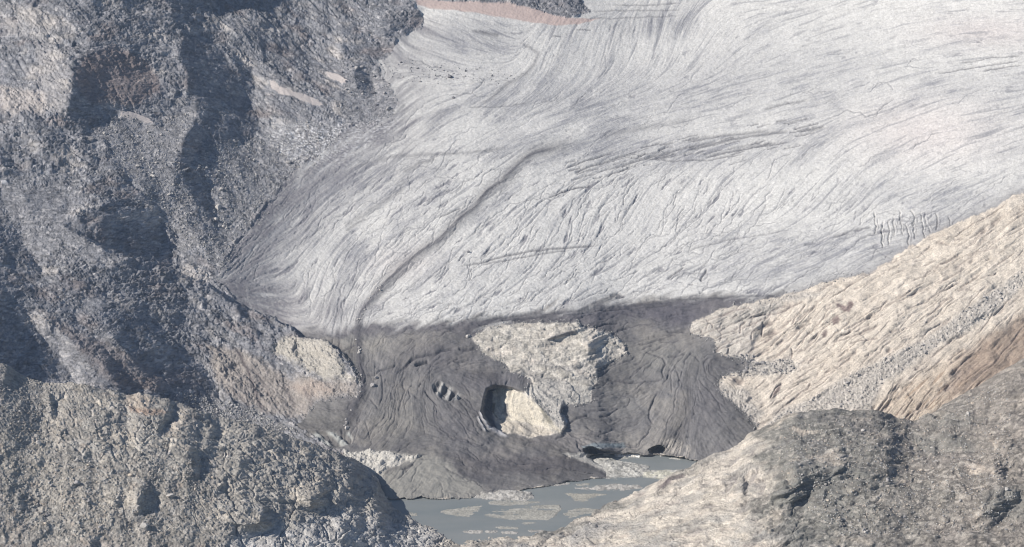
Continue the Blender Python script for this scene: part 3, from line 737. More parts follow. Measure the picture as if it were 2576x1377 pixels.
LN.append(([(2190, 615), (2220, 640), (2250, 655)], 1.2, .6, .4))
lr = random.Random(3)
for k in range(70):       # the crevasse bands right of the middle
    x_ = lr.uniform(1420, 2060); y_ = 430 - (x_ - 1420) * .17 + lr.gauss(0, 18) ; l_ = lr.uniform(20, 70); s_ = -.24
    LN.append(([(x_, y_), (x_ + l_ / 2, y_ + s_ * l_ / 2 + lr.uniform(-2, 2)), (x_ + l_, y_ + s_ * l_)], lr.uniform(1.2, 2.0), lr.uniform(1, 2.2), lr.uniform(.5, .85)))
for k in range(60):       # and the dark wavy bands above the outcrop
    x_ = lr.uniform(1080, 1800); y_ = 826 - (x_ - 1080) * .1 + lr.gauss(0, 12); l_ = lr.uniform(20, 60)
    LN.append(([(x_, y_), (x_ + l_ / 2, y_ - .1 * l_ / 2 + lr.uniform(-2, 2)), (x_ + l_, y_ - .1 * l_)], lr.uniform(1.2, 2.2), lr.uniform(.6, 1.6), lr.uniform(.35, .7)))
for pts, wd, gr, dk in LN:
    k = V.line(pts, wd, .5)
    debris = np.maximum(debris, k * dk)
    if gr > 0: groove = np.maximum(groove, k * gr)
    else: ridge_ = np.maximum(ridge_, -k * gr)
hgt -= groove * ice
hgt += ridge_ * 2 * ice
HW = q('T', [(1640, 640), (1680, 740), (1780, 800), (1900, 800), (1950, 770), (1880, 700), (1800, 650), (1720, 610)])       # hollow with leaning ice slabs
mHW = V.m(HW, 3, .2)
HW2 = q('T', [(410, 1150), (520, 1110), (640, 1110), (760, 1150), (820, 1110), (855, 1180), (830, 1230), (740, 1260), (600, 1250), (500, 1170)])
mHW2 = V.m(HW2, 3, .2)
hs, es, rs = facets(A + B * .45, B, 9, 21, 1, 0)
hgt += mHW * (-2 + 2.2 * np.sin((PX * .8 + PY * .35) / 3.3 + 2.5 * fbm(PX, PY, 20, 2, 87)) + 2.5 * hs)
hgt += mHW2 * (-2 + 2 * np.sin((PX * .5 - PY * .6) / 3.5 + 2 * fbm(PX, PY, 25, 2, 88)) + 2 * hs)
# bent ribs of clean ice at the lower left rim of the hole
ribs = np.zeros_like(PX)
for p_ in ([(255, 940), (290, 1040), (350, 1130), (450, 1190), (560, 1225)], [(300, 1040), (340, 1110), (420, 1160), (520, 1215)], [(240, 1000), (270, 1080), (330, 1160)], [(372, 1120), (420, 1150), (520, 1210)]):
    ribs = np.maximum(ribs, V.line(q('O', p_), 2.2, .1))
hgt += ribs * 2.2

flat = np.zeros_like(PX)
for s_ in SNOWS: flat = np.maximum(flat, V.m(s_, 4, .35, off=2))
hgt = hgt * (1 - .85 * flat) + flat * (2.5 + .25 * np.sin((PX * .4 + PY) * 1.2))
# ---- put it together
Pn = pos(PX, PY, lnY)
N_ = normals(Pn)
# smooth normals for displacement
for c in range(3): N_[..., c] = blur(N_[..., c], 2.5)
N_ /= np.linalg.norm(N_, axis=2, keepdims=True)
P = Pn + N_ * hgt[..., None]

# water line: inside the lake outline the ground lies under water, outside it above
LAKE = [(900, 1259), (981, 1257), (1025, 1256), (1113, 1255), (1187, 1251), (1313, 1234), (1379, 1223), (1423, 1215), (1468, 1209), (1524, 1204), (1524, 1176), (1500, 1165), (1482, 1150), (1500, 1144), (1600, 1143), (1680, 1148),
        (1752, 1158), (1830, 1172), (2000, 1176), (2760, 1180), (2760, 1700), (700, 1700), (700, 1262)]
sdl = poly_sd(PX + .5 * (V.WX - PX), PY + .3 * (V.WY - PY), LAKE, 60)
sdl = np.where(sdl < -900, -60, sdl)
zl = np.where(sdl > 0, -.8 - .12 * np.clip(sdl, 0, 60), 0)
need = (sdl > 0) & (P[..., 2] > zl)
CAMP = np.array([0, 0, CAMZ])
kk = np.where(need, (zl - CAMZ) / (P[..., 2] - CAMZ), 1)[..., None]
P = CAMP + (P - CAMP) * kk
lift = sm(-40, 0, sdl) * (sdl <= 0)
lowz = .4 + .12 * np.clip(-sdl, 0, 60)
kk = np.where((sdl <= 0) & (P[..., 2] < lowz), (lowz - CAMZ) / (P[..., 2] - CAMZ), 1)[..., None]
P = CAMP + (P - CAMP) * kk

dd = np.clip(-sdl, 0, 60)
front = sm(1455, 1500, PX) * sm(1172, 1160, PY)
hz_ = .7 + (.25 + 1.2 * front) * dd + .03 * dd * dd
high = (sdl <= 0) & (sdl > -59) & (P[..., 2] > hz_)
kk = np.where(high, (hz_ - CAMZ) / (P[..., 2] - CAMZ), 1)
kk = kk[..., None]
P = CAMP + (P - CAMP) * kk

# ---- ground colour (the material's own)
base = np.zeros(PX.shape + (3,), f32)
base[:] = (.162, .166, .182)
nA = fbm(PX, PY, 160, 4, 90); nB = fbm(A, B, 25, 4, 91); nC = fbm(A, B, 60, 4, 92)
base = mixc(base, (.35, .33, .315), left * sm(.1, .5, nC + .25 * r1 - .1) * .65)
base = mixc(base, (.17, .145, .14), left * sm(.1, .5, -nC + .2 * (r1 - .5)) * .6)
base = mixc(base, (.188, .19, .203), scr * left * .9)
base *= (1 + (.35 * (r2 - .5) + .5 * (r3 - .5) + .5 * (r4 - .5)) * left)[..., None]
base = mixc(base, (.40, .39, .385), left * sm(.86, .97, r3) * .45)
for p_, c_, k_ in [(q(1, [(0, 440), (230, 470), (230, 560), (0, 580)]), (.42, .38, .35), .55), (q(1, [(60, 50), (180, 30), (280, 90), (250, 170), (120, 120)]), (.42, .39, .36), .5),
                   (q(1, [(0, 60), (120, 120), (300, 180), (220, 220), (60, 170), (0, 130)]), (.38, .365, .355), .35),
                   (q(1, [(180, 220), (330, 250), (360, 400), (330, 590), (180, 540)]), (.36, .34, .33), .3),
                   (q(1, [(560, 230), (760, 330), (820, 470), (640, 540), (450, 520), (360, 380), (420, 300)]), (.17, .13, .12), .55),
                   (q('S', [(700, 500), (1000, 540), (1500, 800), (2100, 830), (2130, 960), (1700, 1010), (1600, 1150), (1250, 1130), (900, 950), (780, 850)]), (.25, .225, .205), .7),
                   (q('S', [(1400, 450), (1600, 400), (1880, 500), (1940, 600), (1980, 740), (2140, 820), (1800, 800), (1600, 700), (1300, 560)]), (.36, .34, .30), .75),
                   (q('S', [(1450, 850), (1800, 830), (1900, 930), (1650, 980)]), (.30, .245, .215), .4),
                   (q(4, [(200, 180), (420, 300), (800, 480), (830, 600), (560, 560), (350, 330)]), (.17, .145, .14), .5)]:
    base = mixc(base, c_, V.m(p_, 10, 2.0) * k_ * (1 - ice))
# dark wet streaks on the left toe
for p_ in ([(930, 500), (1010, 600), (1060, 700), (1120, 830), (1160, 960), (1230, 1130)], [(1100, 690), (1180, 780), (1250, 890), (1280, 980)], [(1400, 830), (1450, 940), (1520, 1060)], [(1590, 870), (1650, 1000), (1700, 1080)], [(900, 880), (1000, 960), (1100, 1080)]):
    base = mixc(base, (.085, .075, .08), V.line(q('S', p_), 3.6, .6) * (.9 if p_[0][0] == 930 else .55))
# right slab
sc_ = np.zeros_like(base); sc_[:] = (.62, .565, .495)
sc_ = mixc(sc_, (.47, .41, .34), sm(-.2, .5, nC) * .3)
org = V.m(q(6, [(1716, 230), (1560, 330), (1300, 450), (1130, 560), (1000, 640), (1000, 760), (1400, 760), (1900, 500), (1900, 100)]), 20, 2)
sc_ = mixc(sc_, (.46, .38, .30), org * .6)
sc_ = mixc(sc_, (.36, .26, .18), org * sm(.6, 1.6, L2) * .6)
brn = V.m(q(6, [(1500, 330), (1716, 200), (1800, 200), (1800, 520), (1600, 520), (1420, 600), (1300, 660), (1380, 480)]), 18, 2)
sc_ = mixc(sc_, (.30, .235, .19), brn * .8)
gry = V.m(q('R', [(240, 590), (480, 480), (700, 400), (1180, 340), (1200, 480), (1010, 560), (880, 760), (900, 900), (640, 920), (480, 880), (500, 740), (250, 720)]), 10, 1.5)
sc_ = mixc(sc_, (.47, .45, .42), gry * .7)
sc_ = mixc(sc_, (.25, .215, .20), sm(.9, 2.2, L3) * .8 * (.2 + .8 * lens))
sc_ = mixc(sc_, (.27, .23, .205), sm(1.0, 2.4, LL) * .6)
sc_ = mixc(sc_, (.27, .23, .205), sm(1.2, 2.6, L2) * .45)
for p_ in (q('R', [(1740, 380), (1850, 400), (1900, 330), (1930, 370), (1880, 470), (1800, 460)]), q('R', [(1690, 540), (1760, 510), (1800, 550), (1720, 590)]), q('R', [(1600, 700), (1650, 650), (1660, 680), (1620, 730)]),
           q('R', [(1100, 1310), (1190, 1210), (1160, 1300), (1080, 1377)]), q(6, [(720, 660), (800, 590), (870, 550), (850, 590), (760, 640)])):
    sc_ = mixc(sc_, (.20, .15, .145), V.m(p_, 3, 1.5) * .85)
sc_ = mixc(sc_, (.19, .155, .15), mks * .7)
sc_ = mixc(sc_, (.43, .41, .385), rscr * .8)
sc_ *= (1 + rscr * (.3 * (r3 - .5) + .3 * (r4 - .5)))[..., None]
sc_ *= (1 + (1 - rscr) * (.14 * (r2 - .5) + .2 * (r3 - .5) + .06 * L1))[..., None]
base = base * (1 - right[..., None]) + sc_ * right[..., None]
# outcrop
oc = np.zeros_like(base); oc[:] = (.51, .485, .44)
oc = mixc(oc, (.62, .575, .515), sm(0, .5, nB))
oc = mixc(oc, (.33, .32, .31), sm(.4, 1.8, L3) * .6 + 0 * nB)
oc = mixc(oc, (.25, .24, .235), mko * .6)
oc *= (1 + .35 * (r2 - .5) + .3 * (r3 - .5) + .15 * (r4 - .5) + .08 * L1)[..., None]
low = V.m(q('O', [(720, 745), (900, 640), (1200, 680), (1390, 760), (1370, 900), (1060, 900), (1100, 1160), (1000, 1090), (850, 900)]), 8, 1)
oc = mixc(oc, (.43, .42, .40), low * .7)
oc = mixc(oc, (.60, .56, .48), mPALE)
oc = mixc(oc, (.36, .34, .30), mPALE * sm(.4, 1.8, L3) * .7)
oc = mixc(oc, (.33, .32, .30), mPALE * sm(.1, .45, rotn(PX, PY, 78, 3.0, 9, 3, 305)) * .6)
oc = mixc(oc, (.06, .07, .10), V.m(q('O', [(325, 735), (400, 712), (420, 735), (395, 780), (388, 900), (392, 1000), (450, 1120), (440, 1150), (370, 1120), (320, 1040), (285, 950), (300, 860)]), 3, .4) * .9)  # shade beside the ice wall, painted near-black blue into the hollow's left side
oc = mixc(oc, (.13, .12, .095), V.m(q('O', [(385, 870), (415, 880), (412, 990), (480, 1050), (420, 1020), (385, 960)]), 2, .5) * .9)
oc = mixc(oc, (.13, .13, .145), V.m(q('O', [(500, 890), (540, 880), (545, 960), (570, 1030), (500, 990)]), 3, 1) * .8)
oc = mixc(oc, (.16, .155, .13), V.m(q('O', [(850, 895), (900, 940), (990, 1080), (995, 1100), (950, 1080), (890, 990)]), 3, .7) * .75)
oc = mixc(oc, (.15, .15, .16), V.m(q('O', [(780, 910), (800, 910), (800, 950), (785, 950)]), 2, .7) * .6)
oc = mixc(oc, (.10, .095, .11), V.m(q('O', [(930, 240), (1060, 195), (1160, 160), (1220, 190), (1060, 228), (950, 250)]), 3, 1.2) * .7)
oc = mixc(oc, (.50, .46, .40), V.m(q('O', [(400, 1040), (620, 1075), (900, 1120), (1000, 1180), (850, 1215), (700, 1215), (560, 1195), (440, 1140)]), 3, .6) * .9)
oc = mixc(oc, (.16, .16, .165), V.m(q('O', [(620, 1080), (760, 1085), (800, 1130), (760, 1190), (640, 1200)]), 4, 1.5) * .6 * sm(-.3, .3, nB))
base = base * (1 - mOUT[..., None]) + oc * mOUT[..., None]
# ice
ib = np.zeros_like(base); ib[:] = (.65, .65, .635)
pinkish = np.exp(-(((PX - 2330) / 190) ** 2 + ((PY - 330) / 80) ** 2)) + np.exp(-(((PX - 2480) / 160) ** 2 + ((PY - 80) / 40) ** 2)) + .6 * np.exp(-(((PX - 1010) / 90) ** 2 + ((PY - 660) / 40) ** 2))
ib = mixc(ib, (.65, .61, .595), np.clip(pinkish, 0, 1) * .8)
greyz = np.zeros_like(PX)
for x_, y_, rx_, ry_, k_ in [(600, 660, 90, 110, .75), (640, 740, 110, 50, .6), (700, 550, 110, 90, .55), (800, 470, 120, 60, .45), (870, 640, 60, 60, .3), (880, 400, 90, 50, .3), (950, 450, 160, 60, .3), (1180, 100, 110, 50, .55), (1080, 170, 120, 30, .3), (1620, 60, 130, 40, .35), (1700, 380, 300, 45, .40),
                             (2100, 630, 280, 50, .5), (2400, 560, 150, 60, .5), (2350, 480, 200, 40, .3), (1900, 690, 200, 30, .35), (1300, 250, 200, 60, .30), (1600, 240, 260, 60, .25), (2000, 170, 260, 50, .25), (850, 780, 150, 26, .3),
                             (2450, 220, 200, 40, .3), (1900, 250, 250, 50, .2)]:
    greyz += k_ * np.exp(-(((V.WX - x_) / rx_) ** 2 + ((V.WY - y_) / ry_) ** 2) ** 1.2)
streak = sm(.3, 2.6, .8 * L3 + .6 * L8 + 1.2 * nA * 2) * .45 + sm(.5, 2.6, L2) * .25 + np.clip(greyz * 1.25 + .22 * greyz * L2, 0, .9) + .06 + .12 * sm(-.1, .4, nA)
ib = mixc(ib, (.265, .27, .295), np.clip(streak * (.8 + .3 * L1), 0, .9))
ib *= (1 + .05 * L1 + .14 * (r3 - .5) + .2 * (r4 - .5))[..., None]
ib = mixc(ib, (.17, .17, .20), np.clip(crack, 0, 1) * .8 * np.clip(1 - .5 * greyz, 0, 1))
ib = mixc(ib, (.22, .225, .25), sm(.7, 2.3, LL) * .5)
ib = mixc(ib, (.20, .20, .23), sm(1.2, 2.8, L1) * .3)
dk = np.zeros_like(base); dk[:] = (.165, .162, .165)
dk = mixc(dk, (.225, .215, .205), sm(-.1, .4, nC + .4 * nB))
for x_, y_, rx_, ry_, c_, k_ in [(948, 868, 28, 24, (.25, .24, .22), .8), (1030, 880, 90, 40, (.225, .215, .205), .5), (1120, 900, 90, 40, (.13, .125, .14), .5), (1230, 960, 90, 30, (.12, .115, .13), .6), (1180, 830, 120, 14, (.12, .115, .13), .7), (1700, 800, 80, 30, (.11, .105, .125), .6),
                             (1640, 900, 110, 40, (.23, .225, .21), .5), (1560, 1000, 60, 60, (.22, .215, .205), .4), (1780, 1020, 70, 60, (.13, .125, .135), .5), (1150, 1080, 60, 60, (.14, .135, .145), .5), (1000, 1060, 60, 60, (.21, .205, .195), .5), (1250, 1170, 160, 30, (.13, .12, .125), .5),
                             (820, 1050, 50, 30, (.22, .215, .205), .6), (885, 1030, 18, 60, (.12, .115, .125), .6), (1480, 820, 80, 30, (.14, .13, .15), .5), (1400, 1110, 100, 20, (.12, .115, .125), .5), (1850, 1060, 40, 60, (.12, .12, .125), .5), (1380, 1170, 90, 25, (.12, .11, .115), .6)]:
    dk = mixc(dk, c_, k_ * np.exp(-(((V.WX - x_ + 2 * (V.WX - PX)) / rx_) ** 2 + ((V.WY - y_ + 2 * (V.WY - PY)) / ry_) ** 2) ** 1.3))
dk *= (.93 + .07 * L1 + .12 * (r4 - .5) + .13 * np.clip(L8, -2, 2))[..., None]
dk = mixc(dk, (.09, .09, .10), sm(.7, 2.2, LL) * .4 * (.3 + ck))
dk = mixc(dk, (.085, .083, .097), np.clip(sm(.6, 2.4, L3) * .35 + sm(.8, 2.4, L2) * .2 + cra2 * .4 * ck + crack * .45 * (.3 + ck), 0, .8))
dk = mixc(dk, (.10, .095, .115), V.m([(720, 800), (900, 816), (1110, 812), (1340, 786), (1500, 770), (1780, 752), (1980, 742), (1900, 765), (1800, 785), (1740, 812), (1600, 800), (1450, 800), (1200, 820), (1000, 832), (850, 850)], 12, 2) * .6)
sed = V.m(q('L', [(640, 240), (900, 95), (1040, 140), (1090, 210), (1240, 290), (1170, 340), (1000, 350), (700, 357)]), 10, 1.2)
dk = mixc(dk, (.29, .285, .265), sed * .85)
dk = mixc(dk, (.27, .265, .255), V.m(q('T', [(740, 200), (850, 130), (870, 230), (760, 290)]), 5, 1) * .6)
ib = dk + (ib - dk) * bright[..., None]
ib = mixc(ib, (.12, .118, .13), np.clip(debris * (.98 + .12 * L1), 0, 1) * bright)
ib = mixc(ib, (.07, .069, .08), np.clip(debris * (.98 + .12 * L1), 0, 1) * (1 - bright))
ib = mixc(ib, (.62, .62, .64), ribs * .75)
ib = mixc(ib, (.58, .60, .60), V.m(q('O', [(1065, 985), (1085, 990), (1130, 1060), (1120, 1110), (1100, 1130), (1100, 1060)]), 2, .3) * .85)
frnt = V.m(q('K', [(1040, 270), (1200, 280), (1330, 330), (1400, 440), (1350, 460), (1250, 430), (1120, 400), (1040, 370)]), 5, .8)
ib = mixc(ib, (.46, .43, .39), frnt * .8 * sm(-1.2, .8, L1 + L2 * .5))
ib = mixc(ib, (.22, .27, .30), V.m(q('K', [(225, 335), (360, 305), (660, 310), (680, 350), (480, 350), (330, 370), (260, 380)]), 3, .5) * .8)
ib = mixc(ib, (.40, .40, .39), mHW * sm(-.2, .6, np.sin((PX * .8 + PY * .35) / 3.3)) * .8)
ib = mixc(ib, (.40, .42, .41), mHW2 * sm(-.5, .6, np.sin((PX * .5 - PY * .6) / 3.5)) * .8)
mg = np.exp(-(np.clip(sdI, 0, 300) / 88) ** 1.6) * sm(1180, 1050, PX) * (.55 * sm(20, 90, PY) + .45 * sm(240, 320, PY)) * sm(860, 760, PY)
ib = mixc(ib, (.20, .195, .215), np.clip(mg * (1.0 + .3 * L2 + .3 * L3), 0, .95))
ib = mixc(ib, (.34, .34, .345), mg * sm(.6, .9, r3) * .7)
mg2 = np.exp(-np.clip(sdI, 0, 90) / 14) * sm(1900, 2000, PX) * sm(760, 720, PY)
ib = mixc(ib, (.27, .265, .27), np.clip(mg2 * .7, 0, 1))
ib = mixc(ib, (.075, .073, .088), run1 * .65)
ib = mixc(ib, (.19, .195, .215), run2 * .75)
for p_ in CRL: ib = mixc(ib, (.66, .655, .64), V.line(p_, 1.4, .5) * .15)
snw = V.m(PINK, 2, .5)
ib = mixc(ib, (.50, .40, .37), snw * .9)
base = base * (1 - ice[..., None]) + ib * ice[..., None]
# speckled moraine ice margin
spk = V.m([(650, 330), (760, 310), (880, 312), (1000, 295), (990, 330), (880, 400), (790, 420), (720, 400)], 25, 2) * sm(-.1, .5, fbm(A, B, 5, 2, 99) + .3 * nB)
base = mixc(base, (.60, .61, .63), spk * .75)
dbz = V.m([(930, 155), (1050, 160), (1200, 185), (1340, 195), (1250, 215), (1050, 205), (960, 190)], 10, 2) * sm(.25, .5, fbm(A, B, 8, 2, 101))
base = mixc(base, (.16, .16, .18), dbz * .8)
# sediment shore right of C and by the tongue
SHORE = q('L', [(440, 80), (640, 82), (780, 90), (885, 108), (860, 130), (790, 150), (700, 175), (650, 235), (560, 200), (440, 150)])
sh = V.m(SHORE, 4, 1)
base = mixc(base, (.38, .37, .345), sh * .9)
bar = V.m(q('L', [(1680, 88), (1790, 84), (1880, 110), (2000, 140), (1925, 206), (1870, 170), (1780, 130)]), 3, 1)
base = mixc(base, (.40, .395, .375), bar * .95)
base = mixc(base, (.30, .29, .27), (sdl > -1.5) * (sdl <= 8) * .5)
base = base * (1 + .36 * left * (1 - .3 * mICE))[..., None]
base = np.clip(base, .02, .85)

# ---- split into bodies
ny, nx = PX.shape
F = grid_faces(ny, nx)
cI = np.zeros(PX.shape, np.int32)                        # 0 mountain 1 glacier 2 right slope 3 outcrop 4 top crags 5 lake shore
cI[(~cls_left)] = 2
cI[mICE > .5] = 1
cI[(mTOP > .5)] = 4
cI[mOUT > .5] = 3
cI[((sh > .5) | (bar > .5) | (sdl > 0)) & (PY > 1100)] = 5
for i_, s_ in enumerate(SNOWS):
    cI[V.m(s_, 1.5, .8) > .5] = 10 + i_
cI[snw * (mTOP < .5) > .5] = 9
for i_, s_ in enumerate(SNOWS):
    base[cI == 10 + i_] = (.52, .48, .465) if i_ != 4 else (.6, .6, .62)
fc = cI[:-1, :-1]
def body(code, name, mat, smooth=False):
    return mesh_from(name, P, F[fc == code].reshape(-1, 4), base, mat, smooth)
tag(body(1, "glacier", M_ICE, True), "broad pale glacier with streaked surface and dirty dark ice tongue reaching the lake", kind="structure")
tag(body(0, "mountain", M_ROCK), "shadowed grey rock mountainside with scree to the left of the glacier", kind="structure")
tag(body(2, "mountain_slope", M_ROCK), "smooth cream coloured rock slabs on the slope right of the glacier", kind="structure")
tag(body(5, "shore", M_ROCK), "pale gravel shore between dirty ice and lake", kind="structure")
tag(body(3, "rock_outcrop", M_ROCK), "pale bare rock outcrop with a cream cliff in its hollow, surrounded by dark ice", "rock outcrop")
tag(body(4, "rock_crag", M_ROCK), "dark blocky crag cut by the top of the picture above the pink snow band", "rock crag")
tag(body(9, "snow_patch", M_SNOW), "long pink brown snow band below the crag at the top of the glacier", "snow patch", "old snow patches")
SL = ["small pale snow patch high on the rock just left of the glacier edge", "long narrow pinkish snow strip slanting across the dark scree", "pale snow patch at the foot of the brown shadowed face above the grey scree bench",
      "tiny bluish snow patch in the shadow left of the long snow strip", "tiny white snow patch at the left edge among grey boulders"]
for i_ in range(5):
    tag(body(10 + i_, "snow_patch", M_SNOW), SL[i_], "snow patch", "old snow patches")

# ================================================================== LAKE
def water_mat():
    m = bpy.data.materials.new("silty lake water")
    m.use_nodes = True
    t = m.node_tree; N = t.nodes; Lk = t.links; b = N["Principled BSDF"]
    tc = N.new("ShaderNodeTexCoord")
    mp = N.new("ShaderNodeMapping"); mp.inputs["Scale"].default_value = (.01, .03, 1)
    n = N.new("ShaderNodeTexNoise"); n.inputs["Scale"].default_value = 1; n.inputs["Detail"].default_value = 5
    Lk.new(tc.outputs["Object"], mp.inputs[0]); Lk.new(mp.outputs[0], n.inputs["Vector"])
    cr = N.new("ShaderNodeValToRGB")
    cr.color_ramp.elements[0].position = .35; cr.color_ramp.elements[0].color = (.19, .215, .222, 1)
    cr.color_ramp.elements[1].position = .7; cr.color_ramp.elements[1].color = (.245, .26, .26, 1)
    Lk.new(n.outputs["Fac"], cr.inputs[0]); Lk.new(cr.outputs[0], b.inputs["Base Color"])
    b.inputs["Roughness"].default_value = .35; b.inputs["Specular IOR Level"].default_value = .3
    n2 = N.new("ShaderNodeTexNoise"); n2.inputs["Scale"].default_value = .5; n2.inputs["Detail"].default_value = 4
    Lk.new(tc.outputs["Object"], n2.inputs["Vector"])
    bp = N.new("ShaderNodeBump"); bp.inputs["Strength"].default_value = .12; bp.inputs["Distance"].default_value = .3
    Lk.new(n2.outputs["Fac"], bp.inputs["Height"]); Lk.new(bp.outputs[0], b.inputs["Normal"])
    return m
M_WATER = water_mat()
lx = np.array([[-260, 2380, 0], [900, 2380, 0], [900, 2860, 0], [-260, 2860, 0]], f32)
tag(mesh_from("lake", lx, [[0, 1, 2, 3]], None, M_WATER), "grey blue silty meltwater lake with gravel bars below the ice tongue", kind="structure")


def lake_pt(px, py, z=0.0):
    rx, rz = ray(np.asarray(px, float), np.asarray(py, float))
    Y = (z - CAMZ) / rz
    return Y * rx, Y


def bar_obj(pts, hmax, col, label, rough=1.0, name="gravel_bar", cat="gravel bar", group="gravel bars in the lake", seed=0, streaky=0.0, sink=.5):
    p = np.array(pts)
    x0, y0 = p.min(0) - 6; x1, y1 = p.max(0) + 6
    sp = 1.5 if (x1 - x0) < 120 else 2.0
    X, Y = np.meshgrid(np.arange(x0, x1, sp), np.arange(y0, y1, sp * .5))
    wx = X + 8 * fbm(X, Y * 3, 30, 4, 200 + seed); wy = Y + 3.5 * fbm(X * .6, Y * 3, 26, 4, 210 + seed, .6)
    sd = poly_sd(wx, wy * 1.0, pts, 30)
    sd = np.where(sd < -900, -20, sd + 1.5)
    ex = max(3.0, min((x1 - x0), (y1 - y0)) * .3)
    prof = np.clip(sd / ex, -1, 1)
    gx, gy = lake_pt(X, Y)
    n = fbm(gx, gy, 14, 4, 220 + seed); hh, ee, rr = facets(gx, gy, 4, 31 + seed); h2_, e2_, rr2 = facets(gx, gy, 2, 32 + seed)
    st = fbm(gx / 3.2, gy * 1.3, 16, 3, 240 + seed)
    z = np.where(prof > 0, hmax * prof * (.75 + .5 * n), prof * 3) + (rough * (.5 * hh + .3 * h2_) + .1 * n) * (prof > -.2) - streaky * np.clip(st + .05, -.3, 1) * .9
    P_ = np.stack([gx, gy, z], -1)
    c = np.zeros(X.shape + (3,), f32); c[:] = col
    c *= (1 + .5 * (rr - .5) * rough + .25 * n + .15 * (rr2 - .5))[..., None]
    c = mixc(c, (.19, .20, .20), sm(.10, 0, prof) * .6)
    c = mixc(c, (.22, .225, .215), sm(.0, .35, st) * min(1, streaky * 1.2) * .6)
    keep = (sd > -8)
    Fg = grid_faces(*X.shape); kf = keep[:-1, :-1] & (z[:-1, :-1] > -2.5)
    o = mesh_from(name, P_, Fg[kf].reshape(-1, 4), np.clip(c, .03, .8), M_ROCK)
    return tag(o, label, cat, group)


GB = (.40, .39, .37); SD = (.36, .355, .325)
bar_obj(q('L', [(1165, 335), (1220, 305), (1320, 295), (1400, 303), (1500, 315), (1520, 345), (1450, 358), (1300, 355), (1200, 348)]), 3.5, GB, "rubbly light grey gravel hump at the foot of the dirty ice tongue", 1.3, seed=1)
bar_obj(q('L', [(1240, 362), (1400, 360), (1550, 368), (1500, 378), (1350, 388), (1270, 380)]), .5, SD, "thin flat silt strip just below the rubbly gravel hump", .3, seed=2, streaky=.35)
bar_obj(q('L', [(985, 428), (1060, 400), (1180, 384), (1225, 390), (1205, 420), (1150, 450), (1080, 445)]), .5, SD, "flat triangular silt bar nearest the left rock spur", .3, seed=3, streaky=.4)
bar_obj(q('L', [(1240, 440), (1300, 405), (1450, 395), (1660, 385), (1670, 410), (1640, 440), (1600, 480), (1480, 492), (1400, 470), (1300, 455)]), .45, SD, "largest flat silt bar in the middle of the lake, cut by water channels", .3, seed=4, streaky=.9)
bar_obj(q('L', [(1690, 440), (1720, 410), (1800, 405), (1880, 418), (1820, 445), (1720, 458)]), .5, SD, "flat silt bar touching the pale right hill, right of the largest bar", .3, seed=5, streaky=.5)
bar_obj(q('L', [(1700, 319), (1780, 322), (1930, 327), (1850, 345), (1800, 367), (1760, 364)]), .5, (.37, .36, .32), "wedge shaped silt bar between the ice tongue and the right hill", .3, seed=6, streaky=.4)
bar_obj(q('L', [(1760, 292), (1850, 283), (1980, 266), (2100, 273), (2140, 287), (2050, 300), (1900, 300)]), 1.6, GB, "long gravel bar with a stony crest on its right half, below the pale shelf", 1.0, seed=7)
bar_obj(q('L', [(1300, 511), (1430, 513), (1430, 520), (1330, 522)]), .5, SD, "thin silt sliver in the near end of the lake", .3, seed=8)
bar_obj(q('L', [(1108, 533), (1150, 530), (1230, 535), (1230, 545), (1150, 546)]), .9, GB, "low stony islet nearest to the left shore tip", .8, seed=9)
bar_obj(q('L', [(1250, 534), (1310, 535), (1300, 542), (1255, 542)]), .8, GB, "smallest stony islet in the row near the near shore", .8, seed=10)
bar_obj(q('L', [(1336, 536), (1400, 534), (1430, 540), (1420, 550), (1345, 549)]), .9, GB, "third stony islet from the left in the near row", .8, seed=11)
bar_obj(q('L', [(1490, 528), (1540, 527), (1580, 535), (1560, 542), (1500, 540)]), .9, GB, "stony islet beside the foot of the right hill", .8, seed=12)
bar_obj(q('L', [(1860, 104), (1960, 128), (2080, 148), (2160, 163), (2172, 188), (2260, 192), (2420, 190), (2400, 215), (2230, 235), (2130, 222), (1940, 232), (1915, 205), (1870, 170), (1790, 130)]), 4.5, (.43, .425, .40), "broad boulder strewn gravel ridge damming the small upper pool", 1.3, seed=13)
bar_obj(q('L', [(2130, 196), (2200, 192), (2400, 188), (2380, 222), (2240, 236), (2140, 224)]), 3.0, (.52, .51, .44), "cream rock shelf joining the gravel ridge to the right hill", .9, seed=14)
bar_obj(q('L', [(2288, 122), (2330, 113), (2375, 115), (2350, 126)]), .8, (.45, .45, .43), "small grey silt islet at the right of the upper pool", .3, seed=15)
bar_obj(q('L', [(1945, 118), (2010, 116), (2060, 120), (2000, 126)]), .5, SD, "thin silt strip near the gravel ridge in the upper pool", .3, seed=16)
bar_obj(q('L', [(1760, 268), (1830, 262), (1830, 270), (1780, 275)]), .5, SD, "thin silt strip close to the tip of the ice tongue", .3, seed=17)
bar_obj(q('L', [(1590, 275), (1700, 256), (1720, 262), (1640, 280)]), .8, GB, "narrow rubble spit along the front of the ice tongue", .9, seed=18)
bar_obj(q('L', [(1940, 378), (1965, 368), (1990, 375), (1970, 388)]), .8, GB, "small gravel islet against the right hill", .6, seed=19)
bar_obj(q('L', [(800, 434), (850, 430), (850, 445), (815, 446)]), .5, SD, "small silt islet beside the left rock spur shadow", .3, seed=20)

